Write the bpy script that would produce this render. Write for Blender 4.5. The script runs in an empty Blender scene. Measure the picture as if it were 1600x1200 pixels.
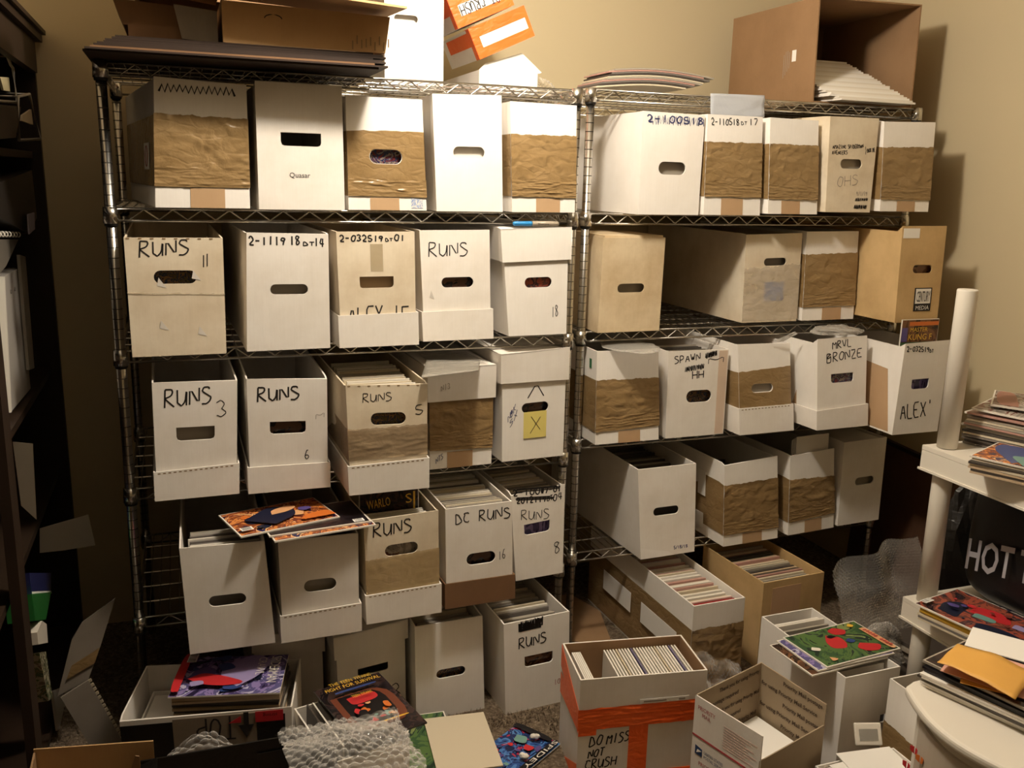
import bpy, bmesh, math, random
from mathutils import Vector, Matrix, Euler, noise
from mathutils.geometry import tessellate_polygon

S = bpy.context.scene
COL = S.collection
R = random.Random(7)

# ---------------------------------------------------------------- camera, world, lamp, exposure
CAM_LOC = (0.154, -2.4679, 1.5981)
CAM_ROWS = [(0.9407, -0.3382, 0.0244), (0.0522, 0.2153, 0.9751), (0.3351, 0.9161, -0.2202)]
CAM_F = 1426.12

cam_data = bpy.data.cameras.new('camera')
cam_data.sensor_width = 36.0
cam_data.lens = CAM_F * 36.0 / 1600.0
cam_data.clip_start = 0.02
cam = bpy.data.objects.new('camera', cam_data)
COL.objects.link(cam)
_r, _u, _f = (Vector(v) for v in CAM_ROWS)
_m = Matrix((_r, _u, -_f)).transposed().to_4x4()
_m.translation = Vector(CAM_LOC)
cam.matrix_world = _m
S.camera = cam

world = bpy.data.worlds.new('world')
S.world = world
world.use_nodes = True
world.node_tree.nodes['Background'].inputs[0].default_value = (0.05, 0.045, 0.035, 1)
world.node_tree.nodes['Background'].inputs[1].default_value = 0.3

LAMP = (0.82, -0.64, 2.46)
ld = bpy.data.lights.new('ceiling_lamp', 'POINT')
ld.energy = 71
ld.color = (1.0, 0.90, 0.765)
ld.shadow_soft_size = 0.07
lo = bpy.data.objects.new('ceiling_lamp', ld)
lo.location = LAMP
COL.objects.link(lo)

S.view_settings.view_transform = 'Standard'
S.view_settings.look = 'None'
S.view_settings.gamma = 1
S.view_settings.use_curve_mapping = False
S.view_settings.exposure = 0.10

# ---------------------------------------------------------------- measured data (metres)
BOX = {
 '1A': {'loc': (0.2198, -0.0455, 1.507), 'yaw': 0.0345, 'f': [(-0.102, -0.0011, 0.3047), (0.1094, -0.001, 0.2967), (-0.1153, 0.0, 0.0), (0.1075, 0.0, 0.0)], 'tape': (0.728, 0.7259, 0.1699, 0.1731), 'strip': (0.3643, 0.731), 'text': [('~~', 0.051, 0.8939, 0.868, 0.9057, 0.0014, 0.0669, 3.2, 'ink', 1)], 'd': 0.69, 'rl': -0.172, 'rr': 0.045},
 '1B': {'loc': (0.4556, -0.0504, 1.5054), 'yaw': 0.0234, 'f': [(-0.107, 0.0005, 0.3091), (0.1059, 0.0005, 0.3092), (-0.1076, 0.0, 0.0), (0.1088, 0.0, 0.0)], 'hole': (0.5055, 0.5627, 0.4671, 0.106, 'trap'), 'd': 0.69, 'rl': -0.1073, 'rr': 0.1074},
 '1C': {'loc': (0.6874, -0.0096, 1.5054), 'yaw': 0.026, 'f': [(-0.1095, 0.0056, 0.2897), (0.0946, 0.0056, 0.2896), (-0.1069, 0.0, 0.0), (0.1066, 0.0, 0.0)], 'tape': (0.7034, 0.711, 0.1298, 0.1244), 'strip': (0.2727, 0.6449), 'hole': (0.4909, 0.4805, 0.4161, 0.1253, 'slot'), 'd': 0.69, 'rl': -0.1082, 'rr': 0.1035},
 '1D': {'loc': (0.9014, -0.0342, 1.5054), 'yaw': 0.0344, 'f': [(-0.099, 0.0088, 0.3041), (0.0964, 0.009, 0.3103), (-0.0877, 0.0, 0.0), (0.1041, 0.0, 0.0)], 'hole': (0.504, 0.5117, 0.4617, 0.0984, 'slot'), 'd': 0.69, 'rl': -0.0963, 'rr': 0.1006},
 '1E': {'loc': (1.1207, -0.0589, 1.5065), 'yaw': 0.0446, 'f': [(-0.1069, 0.0132, 0.293), (0.0924, 0.0131, 0.2917), (-0.099, 0.0, 0.0), (0.0924, 0.0, 0.0)], 'tape': (0.7104, 0.718, 0.1482, 0.1417), 'strip': (0.374, 0.7558), 'd': 0.69, 'rl': -0.1033, 'rr': 0.1041},
 '1F': {'loc': (1.5405, -0.0099, 1.5017), 'yaw': 0.0277, 'f': [(-0.1062, 0.0005, 0.2946), (0.103, 0.0005, 0.292), (-0.1048, 0.0, 0.0), (0.1023, 0.0, 0.0)], 'hole': (0.5149, 0.4625, 0.4454, 0.1258, 'slot'), 'text': [('2-100518', 0.0778, 0.9004, 0.9795, 0.9051, -0.0055, 0.0664, 2.2, 'ink_blue', 1), ('~', 0.0993, 0.8831, 0.9914, 0.8929, -0.0066, 0.0786, 1.6, 'ink_blue', 1)], 'd': 0.69, 'rl': -0.1055, 'rr': 0.1043},
 '1G': {'loc': (1.7577, -0.0149, 1.503), 'yaw': 0.0255, 'f': [(-0.1058, 0.0087, 0.2944), (0.0898, 0.0087, 0.2948), (-0.1027, 0.0, 0.0), (0.1016, 0.0, 0.0)], 'tape': (0.731, 0.737, 0.1915, 0.1831), 'strip': (0.2992, 0.6825), 'text': [('2-110518', 0.0712, 0.8963, 0.5647, 0.9044, -0.0046, 0.0623, 1.9, 'ink', 1), ('DT', 0.6078, 0.912, 0.7061, 0.9149, -0.002, 0.0316, 1.3, 'ink', 1), ('17', 0.7504, 0.9098, 0.9048, 0.9143, -0.0039, 0.0633, 1.9, 'ink', 1)], 'd': 0.69, 'rl': -0.1059, 'rr': 0.0982},
 '1H': {'loc': (1.9681, -0.0248, 1.5087), 'yaw': 0.0336, 'f': [(-0.0999, 0.0145, 0.2884), (0.0825, 0.0144, 0.2865), (-0.0904, 0.0, 0.0), (0.0981, 0.0, 0.0)], 'tape': (0.732, 0.7363, 0.1619, 0.1531), 'strip': (0.2652, 0.6396), 'd': 0.69, 'rl': -0.0977, 'rr': 0.0953},
 '1I': {'loc': (2.1658, -0.0327, 1.5168), 'yaw': 0.039, 'f': [(-0.0912, 0.0056, 0.2921), (0.1033, 0.0056, 0.2941), (-0.0796, 0.0, 0.0), (0.1004, 0.0, 0.0)], 'hole': (0.4957, 0.5141, 0.4642, 0.1007, 'slot'), 'text': [('AMAZING', 0.0812, 0.6669, 0.3617, 0.6724, -0.0042, 0.0396, 1.3, 'ink', 1), ('SPIDERMAN', 0.3986, 0.6731, 0.7198, 0.686, -0.0054, 0.0399, 1.3, 'ink', 1), ('AVENGERS', 0.0754, 0.6071, 0.3944, 0.6129, -0.0042, 0.0397, 1.3, 'ink', 1), (')', 0.7688, 0.6197, 0.8066, 0.6204, -0.0137, 0.0804, 1.2, 'ink', 1), ('BOX BE', 0.8157, 0.6408, 0.9789, 0.6505, -0.0071, 0.0403, 1.3, 'ink', 1), ('OHS', 0.2257, 0.2676, 0.6692, 0.2999, -0.013, 0.1077, 1.2, 'ink_grey', 1), ('9/1/19', 0.6635, 0.1769, 0.8998, 0.1791, -0.0079, 0.0478, 1.0, 'ink_grey', 1), ('~', 0.6463, 0.1219, 0.9234, 0.1242, -0.0056, 0.0342, 1.4, 'ink', 1), ('~', 0.6335, 0.0394, 0.9126, 0.0413, -0.0067, 0.0412, 1.6, 'ink', 1)], 'd': 0.69, 'rl': -0.0904, 'rr': 0.1018},
 '1J': {'loc': (2.3965, -0.0417, 1.5219), 'yaw': 0.0191, 'f': [(-0.1124, 0.0134, 0.2795), (0.0985, 0.0137, 0.2867), (-0.103, 0.0, 0.0), (0.0985, 0.0, 0.0)], 'tape': (0.7178, 0.718, 0.138, 0.1313), 'strip': (0.3357, 0.7056), 'd': 0.69, 'rl': -0.1077, 'rr': 0.1077},
 '2A': {'loc': (0.1428, -0.1099, 1.1507), 'yaw': 0.0148, 'f': [(-0.1114, -0.0009, 0.2881), (0.1121, -0.0009, 0.2867), (-0.1096, 0.0, 0.0), (0.1089, 0.0, 0.0)], 'hole': (0.4922, 0.6716, 0.4397, 0.1131, 'slot'), 'text': [('RUNS', 0.1431, 0.8384, 0.6418, 0.8592, 0.0109, 0.1311, 2.2, 'ink', 1), ('11', 0.7748, 0.751, 0.8421, 0.7615, 0.0053, 0.1028, 1.5, 'ink', 1)], 'd': 0.69, 'rl': -0.1105, 'rr': 0.1105},
 '2B': {'loc': (0.4105, -0.0914, 1.1507), 'yaw': 0.0357, 'f': [(-0.0986, -0.0019, 0.3001), (0.1035, -0.0019, 0.2955), (-0.1084, 0.0, 0.0), (0.1031, 0.0, 0.0)], 'hole': (0.5076, 0.526, 0.4577, 0.0879, 'slot'), 'text': [('2-1119', 0.0295, 0.9009, 0.4668, 0.9006, 0.0005, 0.0682, 2.4, 'ink', 1), ('18', 0.5214, 0.9012, 0.6391, 0.9025, 0.0012, 0.0752, 2.4, 'ink', 1), ('DT', 0.6863, 0.8976, 0.8212, 0.8991, 0.0006, 0.0325, 1.8, 'ink', 1), ('14', 0.8212, 0.8991, 0.9409, 0.8895, 0.0015, 0.0709, 2.2, 'ink', 1)], 'd': 0.69, 'rl': -0.1035, 'rr': 0.1033},
 '2C': {'loc': (0.6427, -0.0902, 1.1513), 'yaw': 0.0377, 'f': [(-0.1089, 0.0047, 0.3014), (0.0991, 0.0047, 0.3017), (-0.101, 0.0, 0.0), (0.1029, 0.0, 0.0)], 'tray': (0.2828, 0.2933), 'hole': (0.4921, 0.5639, 0.4408, 0.1005, 'trap'), 'text': [('2-032519', 0.0412, 0.9192, 0.5887, 0.9177, 0.0035, 0.0539, 2.3, 'ink', 1), ('DT', 0.621, 0.9176, 0.7104, 0.9174, 0.0011, 0.0275, 1.6, 'ink', 1), ('01', 0.735, 0.9229, 0.8659, 0.917, 0.0019, 0.0551, 2.3, 'ink', 1), ('ALEX IF', 0.1063, 0.2015, 0.8962, 0.2044, 0.0094, 0.1512, 2.4, 'ink', 1)], 'd': 0.69, 'rl': -0.105, 'rr': 0.1046},
 '2D': {'loc': (0.8704, -0.0412, 1.1512), 'yaw': 0.0393, 'f': [(-0.104, 0.0089, 0.3025), (0.0985, 0.0089, 0.3046), (-0.0909, 0.0, 0.0), (0.1051, 0.0, 0.0)], 'tray': (0.2718, 0.278), 'hole': (0.5162, 0.53, 0.4682, 0.0933, 'slot'), 'text': [('RUNS', 0.1149, 0.7665, 0.6725, 0.766, 0.0084, 0.1252, 1.9, 'ink', 1)], 'd': 0.69, 'rl': -0.1011, 'rr': 0.1018},
 '2E': {'loc': (1.1162, -0.0586, 1.1594), 'yaw': 0.0408, 'f': [(-0.1179, 0.011, 0.2927), (0.0849, 0.0112, 0.2984), (-0.0958, 0.0, 0.0), (0.0849, 0.0, 0.0)], 'cap': (0.712, 0.7201), 'hole': (0.5228, 0.5103, 0.4375, 0.0983, 'slot'), 'text': [('18', 0.7376, 0.1701, 0.8461, 0.1735, 0.0003, 0.106, 1.3, 'ink', 1)], 'd': 0.69, 'rl': -0.1069, 'rr': 0.1071},
 '2F': {'loc': (1.4551, 0.0414, 1.1411), 'yaw': 0.0232, 'f': [(-0.1053, -0.0024, 0.2898), (0.1076, -0.0024, 0.2898), (-0.1088, 0.0, 0.0), (0.1063, 0.0, 0.0)], 'hole': (0.4891, 0.4694, 0.4359, 0.0953, 'slot'), 'd': 0.654, 'rl': -0.1071, 'rr': 0.107},
 '2G': {'loc': (1.9718, 0.0454, 1.156), 'yaw': 0.0133, 'f': [(-0.1147, 0.0047, 0.283), (0.1023, 0.0048, 0.2896), (-0.1083, 0.0, 0.0), (0.1057, 0.0, 0.0)], 'hole': (0.5405, 0.6866, 0.4017, 0.0869, 'slot'), 'd': 0.65, 'rl': -0.1115, 'rr': 0.1073},
 '2H': {'loc': (2.1936, 0.0383, 1.1576), 'yaw': 0.0111, 'f': [(-0.1076, 0.0079, 0.2925), (0.1026, 0.0079, 0.2953), (-0.1007, 0.0, 0.0), (0.1108, 0.0, 0.0)], 'tape': (0.7453, 0.763, 0.1538, 0.1625), 'strip': (0.3764, 0.7431), 'd': 0.657, 'rl': -0.1074, 'rr': 0.1086},
 '2I': {'loc': (2.4204, -0.1387, 1.1711), 'yaw': 0.0142, 'f': [(-0.1076, 0.0084, 0.3088), (0.0736, 0.0084, 0.3099), (-0.103, 0.0, 0.0), (0.0736, 0.0, 0.0)], 'hole': (0.5338, 0.5577, 0.4478, 0.0868, 'slot'), 'd': 0.69, 'rl': -0.1072, 'rr': 0.0844},
 '3A': {'loc': (0.1727, -0.1217, 0.784), 'yaw': 0.0192, 'f': [(-0.0996, -0.0004, 0.304), (0.1015, -0.0004, 0.2987), (-0.1039, 0.0, 0.0), (0.0885, 0.0, 0.0)], 'tray': (0.2512, 0.2763), 'hole': (0.4932, 0.5569, 0.4633, 0.1162, 'trap'), 'text': [('RUNS', 0.1364, 0.7886, 0.6856, 0.8094, 0.0082, 0.1497, 2.4, 'ink', 1), ('3', 0.7512, 0.6854, 0.8722, 0.6921, 0.0017, 0.1441, 1.4, 'ink', 1)], 'd': 0.69, 'rl': -0.1018, 'rr': 0.1015},
 '3B': {'loc': (0.3922, -0.1312, 0.784), 'yaw': -0.0044, 'f': [(-0.0961, -0.0001, 0.304), (0.1048, -0.0001, 0.2935), (-0.0971, 0.0, 0.0), (0.1014, 0.0, 0.0)], 'tray': (0.2349, 0.2355), 'hole': (0.4942, 0.5687, 0.4539, 0.109, 'trap'), 'text': [('RUNS', 0.1256, 0.8018, 0.6422, 0.8179, 0.0057, 0.1214, 2.6, 'ink', 1), ('6', 0.7, 0.2696, 0.7644, 0.2725, 0.0021, 0.0884, 1.5, 'ink', 1), ('M', 0.8515, 0.6348, 0.9557, 0.65, 0.0008, 0.0468, 0.8, 'ink_grey', 1)], 'd': 0.69, 'rl': -0.1031, 'rr': 0.1031},
 '3C': {'loc': (0.6407, -0.2102, 0.7837), 'yaw': 0.0224, 'f': [(-0.1091, 0.0019, 0.2924), (0.1055, 0.0018, 0.2832), (-0.0998, 0.0, 0.0), (0.1037, 0.0, 0.0)], 'tray': (0.2697, 0.2966), 'hole': (0.5068, 0.6863, 0.4406, 0.1132, 'slot'), 'text': [('RUNS', 0.1974, 0.8416, 0.5508, 0.8517, 0.0041, 0.081, 1.3, 'ink', 1), ('5', 0.8472, 0.712, 0.9456, 0.7213, 0.0, 0.091, 1.4, 'ink', 1)], 'd': 0.69, 'rl': -0.1045, 'rr': 0.1046},
 '3D': {'loc': (0.8854, -0.0604, 0.7833), 'yaw': 0.0357, 'f': [(-0.0966, 0.0005, 0.2863), (0.0925, 0.0005, 0.2886), (-0.0936, 0.0, 0.0), (0.0925, 0.0, 0.0)], 'cap': (0.6934, 0.694), 'tape': (0.7189, 0.721, 0.198, 0.1767), 'strip': (0.273, 0.6842), 'text': [('N13', 0.1639, 0.8008, 0.3016, 0.8197, 0.0002, 0.0577, 1.0, 'ink_grey', 9), ('NTS', 0.091, 0.0596, 0.2021, 0.1058, 0.0003, 0.0531, 1.0, 'ink_blue', 1.2)], 'd': 0.69, 'rl': -0.0951, 'rr': 0.0854},
 '3E': {'loc': (1.1045, -0.0703, 0.7922), 'yaw': 0.0598, 'f': [(-0.1059, 0.0013, 0.3124), (0.0967, 0.0013, 0.3216), (-0.101, 0.0, 0.0), (0.0967, 0.0, 0.0)], 'cap': (0.7502, 0.7254), 'hole': (0.5196, 0.4929, 0.4276, 0.0912, 'slot'), 'text': [('^', 0.4005, 0.5794, 0.6506, 0.5871, -0.0051, 0.1386, 2.0, 'ink', 1), ('NBK', 0.0911, 0.3756, 0.2125, 0.4891, -0.0009, 0.061, 1.0, 'ink_blue', 1), ('SX', 0.1206, 0.3247, 0.2331, 0.4269, -0.001, 0.0551, 1.0, 'ink_blue', 1)], 'd': 0.69, 'rl': -0.0963, 'rr': 0.1058},
 '3F': {'loc': (1.4464, 0.007, 0.7941), 'yaw': 0.0104, 'f': [(-0.1108, 0.0085, 0.2947), (0.1016, 0.0085, 0.2938), (-0.107, 0.0, 0.0), (0.1168, 0.0, 0.0)], 'tape': (0.6967, 0.6871, 0.1398, 0.1631), 'strip': (0.3563, 0.7008), 'd': 0.688, 'rl': -0.1089, 'rr': 0.1092},
 '3G': {'loc': (1.6969, 0.014, 0.7938), 'yaw': 0.0126, 'f': [(-0.1127, 0.0028, 0.2847), (0.1089, 0.0028, 0.2814), (-0.1059, 0.0, 0.0), (0.1101, 0.0, 0.0)], 'hole': (0.5345, 0.4694, 0.4269, 0.1428, 'slot'), 'text': [('SPAWN', 0.1019, 0.8531, 0.523, 0.8929, -0.0046, 0.0798, 1.9, 'ink', 1), ('~', 0.6077, 0.9055, 0.7992, 0.9377, -0.0048, 0.059, 1.6, 'ink', 1), ('M', 0.6673, 0.8373, 0.9161, 0.8528, -0.0057, 0.0668, 1.6, 'ink', 1), ('~', 0.2872, 0.7601, 0.5959, 0.7875, -0.0039, 0.0587, 2.0, 'ink', 1), ('HH', 0.4107, 0.6751, 0.5935, 0.6837, -0.0064, 0.0888, 2.2, 'ink', 1)], 'd': 0.681, 'rl': -0.1093, 'rr': 0.1076},
 '3H': {'loc': (1.9378, -0.0242, 0.7991), 'yaw': 0.0349, 'f': [(-0.1159, 0.0215, 0.2966), (0.089, 0.0212, 0.2916), (-0.0947, 0.0, 0.0), (0.1095, 0.0, 0.0)], 'tray': (0.2966, 0.3078), 'tape': (0.6926, 0.7443, 0.14, 0.1599), 'hole': (0.4421, 0.5074, 0.4073, 0.0937, 'slot'), 'd': 0.69, 'rl': -0.1034, 'rr': 0.1056},
 '3I': {'loc': (2.1751, -0.0981, 0.818), 'yaw': 0.04, 'f': [(-0.1069, 0.0195, 0.2989), (0.0966, 0.0197, 0.3027), (-0.0888, 0.0, 0.0), (0.112, 0.0, 0.0)], 'tray': (0.2162, 0.2472), 'hole': (0.5046, 0.5578, 0.4571, 0.0991, 'trap'), 'text': [('MRVL', 0.2968, 0.8761, 0.6725, 0.8948, -0.0015, 0.0836, 2.0, 'ink', 1), ('BRONZE', 0.1875, 0.7344, 0.8935, 0.7728, -0.0015, 0.0978, 2.1, 'ink', 1)], 'd': 0.69, 'rl': -0.1043, 'rr': 0.1043},
 '3J': {'loc': (2.4257, -0.1988, 0.8112), 'yaw': -0.0062, 'f': [(-0.1127, -0.0042, 0.3027), (0.0683, -0.0042, 0.3091), (-0.1187, 0.0, 0.0), (0.0683, 0.0, 0.0)], 'hole': (0.4556, 0.5479, 0.3787, 0.1064, 'trap'), 'text': [('2-032519', 0.0536, 0.915, 0.5547, 0.8905, -0.0133, 0.0556, 2.0, 'ink', 1), ('DT', 0.5679, 0.8829, 0.6488, 0.879, -0.0085, 0.0349, 1.5, 'ink', 1), ("ALEX'", 0.1287, 0.1695, 0.8174, 0.1827, -0.04, 0.1724, 2.6, 'ink', 1)], 'd': 0.69, 'rl': -0.1157, 'rr': 0.065},
 '4A': {'loc': (0.2264, -0.2517, 0.4166), 'yaw': -0.0058, 'f': [(-0.1108, -0.0004, 0.2847), (0.0899, -0.0004, 0.2808), (-0.1001, 0.0, 0.0), (0.1077, 0.0, 0.0)], 'hole': (0.4921, 0.4764, 0.4368, 0.1039, 'slot'), 'd': 0.69, 'rl': -0.1054, 'rr': 0.0935},
 '4B': {'loc': (0.4501, -0.2533, 0.4166), 'yaw': 0.0261, 'f': [(-0.1016, -0.0013, 0.2788), (0.101, -0.0013, 0.2743), (-0.0963, 0.0, 0.0), (0.1005, 0.0, 0.0)], 'tray': (0.2717, 0.2941), 'hole': (0.4998, 0.5237, 0.4153, 0.1224, 'slot'), 'd': 0.69, 'rl': -0.0937, 'rr': 0.0956},
 '4C': {'loc': (0.6768, -0.2156, 0.417), 'yaw': 0.0477, 'f': [(-0.1048, 0.0036, 0.2916), (0.1015, 0.0037, 0.2975), (-0.0961, 0.0, 0.0), (0.1039, 0.0, 0.0)], 'tray': (0.2851, 0.2883), 'hole': (0.489, 0.6787, 0.4487, 0.1118, 'slot'), 'text': [('RUNS', 0.1184, 0.8329, 0.6272, 0.8309, 0.0073, 0.1344, 2.3, 'ink', 1)], 'd': 0.69, 'rl': -0.0953, 'rr': 0.106},
 '4D': {'loc': (0.9013, -0.193, 0.4168), 'yaw': 0.0349, 'f': [(-0.0997, 0.005, 0.2922), (0.0968, 0.0051, 0.2937), (-0.0948, 0.0, 0.0), (0.1045, 0.0, 0.0)], 'tray': (0.2567, 0.2536), 'hole': (0.5226, 0.4634, 0.4367, 0.1179, 'slot'), 'text': [('DC', 0.1534, 0.8343, 0.3587, 0.8482, 0.002, 0.1081, 2.0, 'ink', 1), ('RUNS', 0.4998, 0.8423, 0.9692, 0.834, 0.0017, 0.109, 2.0, 'ink', 1), ('16', 0.7806, 0.4184, 0.897, 0.427, 0.0011, 0.0923, 1.2, 'ink', 1)], 'd': 0.69, 'rl': -0.1006, 'rr': 0.0939},
 '4E': {'loc': (1.1369, -0.0776, 0.4163), 'yaw': 0.0934, 'f': [(-0.1043, 0.0078, 0.2697), (0.0764, 0.0083, 0.2848), (-0.0838, 0.0, 0.0), (0.0764, 0.0, 0.0)], 'hole': (0.4668, 0.5733, 0.4986, 0.1246, 'trap'), 'text': [('2-100', 0.0418, 0.9937, 0.5237, 0.945, 0.0059, 0.0725, 2.4, 'ink', 1), ('#7-01', 0.5458, 0.9491, 0.9228, 0.9324, 0.0019, 0.0719, 2.4, 'ink', 1), ('_', 0.0644, 1.0123, 0.9114, 0.9482, 0.0051, 0.0651, 2.2, 'ink', 1), ('2012119', 0.0981, 0.897, 0.6431, 0.8487, 0.005, 0.0654, 2.4, 'ink', 1), ('DT', 0.6654, 0.8528, 0.7661, 0.8535, 0.0008, 0.0576, 1.6, 'ink', 1), ('04', 0.7773, 0.8375, 0.9469, 0.8362, 0.0001, 0.079, 2.0, 'ink', 1), ('_', 0.0786, 0.922, 0.7998, 0.8489, 0.0045, 0.0581, 2.0, 'ink', 1), ('RUNS', 0.1705, 0.6946, 0.6968, 0.6529, 0.0075, 0.1098, 1.4, 'ink', 1), ('8', 0.8004, 0.2299, 0.9214, 0.238, -0.0001, 0.1324, 1.5, 'ink', 1)], 'd': 0.69, 'rl': -0.0873, 'rr': 0.094},
 '4F': {'loc': (1.5961, -0.0288, 0.4075), 'yaw': 0.0393, 'f': [(-0.1149, 0.0139, 0.3011), (0.101, 0.0139, 0.3013), (-0.0945, 0.0, 0.0), (0.1089, 0.0, 0.0)], 'hole': (0.4733, 0.5099, 0.4562, 0.0935, 'slot'), 'text': [('5/18/18', 0.6125, 0.0618, 0.8644, 0.0609, -0.0002, 0.0367, 1.3, 'ink_blue', 1)], 'd': 0.69, 'rl': -0.1047, 'rr': 0.105},
 '4G': {'loc': (1.9251, -0.011, 0.4074), 'yaw': 0.0608, 'f': [(-0.1162, 0.0134, 0.2811), (0.1006, 0.014, 0.2945), (-0.1053, 0.0, 0.0), (0.1215, 0.0, 0.0)], 'tape': (0.7585, 0.739, 0.1459, 0.1381), 'strip': (0.3452, 0.6998), 'd': 0.69, 'rl': -0.1108, 'rr': 0.111},
 '4H': {'loc': (2.1856, 0.0026, 0.4126), 'yaw': 0.0873, 'f': [(-0.1094, 0.014, 0.2835), (0.0863, 0.0144, 0.2918), (-0.0994, 0.0, 0.0), (0.1082, 0.0, 0.0)], 'tape': (0.7057, 0.6644, 0.1678, 0.1929), 'strip': (0.3551, 0.7244), 'd': 0.69, 'rl': -0.1044, 'rr': 0.1043},
 '4I': {'loc': (2.3976, 0.0127, 0.4181), 'yaw': 0.0548, 'f': [(-0.0959, 0.0054, 0.3072), (0.0984, 0.0054, 0.31), (-0.0917, 0.0, 0.0), (0.0985, 0.0, 0.0)], 'hole': (0.5554, 0.5093, 0.4453, 0.094, 'slot'), 'd': 0.682, 'rl': -0.1009, 'rr': 0.1007},
 '5A': {'loc': (0.3859, -0.04, 0.06), 'yaw': 0.0151, 'f': [(-0.0927, -0.0047, 0.2685), (0.0941, -0.0046, 0.2658), (-0.0985, 0.0, 0.0), (0.0968, 0.0, 0.0)], 'cap': (0.8422, 0.7464), 'd': 0.69, 'rl': -0.0956, 'rr': 0.0667},
 '5B': {'loc': (0.6129, -0.1302, 0.06), 'yaw': 0.1075, 'f': [(-0.1095, 0.0021, 0.2822), (0.0927, 0.0022, 0.2968), (-0.1006, 0.0, 0.0), (0.0956, 0.0, 0.0)], 'cap': (0.7814, 0.8185), 'hole': (0.5167, 0.5687, 0.4458, 0.0827, 'trap'), 'text': [('3', 0.7873, 0.2025, 0.9186, 0.1993, 0.0049, 0.1669, 1.8, 'ink', 1)], 'd': 0.69, 'rl': -0.0763, 'rr': 0.1051},
 '5C': {'loc': (0.8219, -0.1673, 0.06), 'yaw': 0.0267, 'f': [(-0.0995, 0.0047, 0.296), (0.1035, 0.0047, 0.2985), (-0.0951, 0.0, 0.0), (0.1134, 0.0, 0.0)], 'hole': (0.5137, 0.4592, 0.4274, 0.0956, 'slot'), 'd': 0.69, 'rl': -0.1082, 'rr': 0.1084},
 '5D': {'loc': (1.0834, -0.2071, 0.06), 'yaw': 0.0735, 'f': [(-0.1103, 0.0056, 0.2876), (0.1025, 0.0056, 0.2907), (-0.0996, 0.0, 0.0), (0.1076, 0.0, 0.0)], 'hole': (0.5248, 0.539, 0.4379, 0.1214, 'trap'), 'text': [('~', 0.2254, 0.8893, 0.5747, 0.9072, 0.0017, 0.0976, 3.0, 'ink', 1), ('_', 0.2442, 0.8654, 0.5649, 0.8734, 0.0014, 0.0838, 3.2, 'ink', 1), ('RUNS', 0.222, 0.6999, 0.6342, 0.7145, 0.002, 0.1124, 2.3, 'ink', 1), ('10', 0.7685, 0.212, 0.8612, 0.219, -0.0006, 0.0582, 1.0, 'ink_red', 1)], 'd': 0.69, 'rl': -0.1049, 'rr': 0.1051},
}
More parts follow.
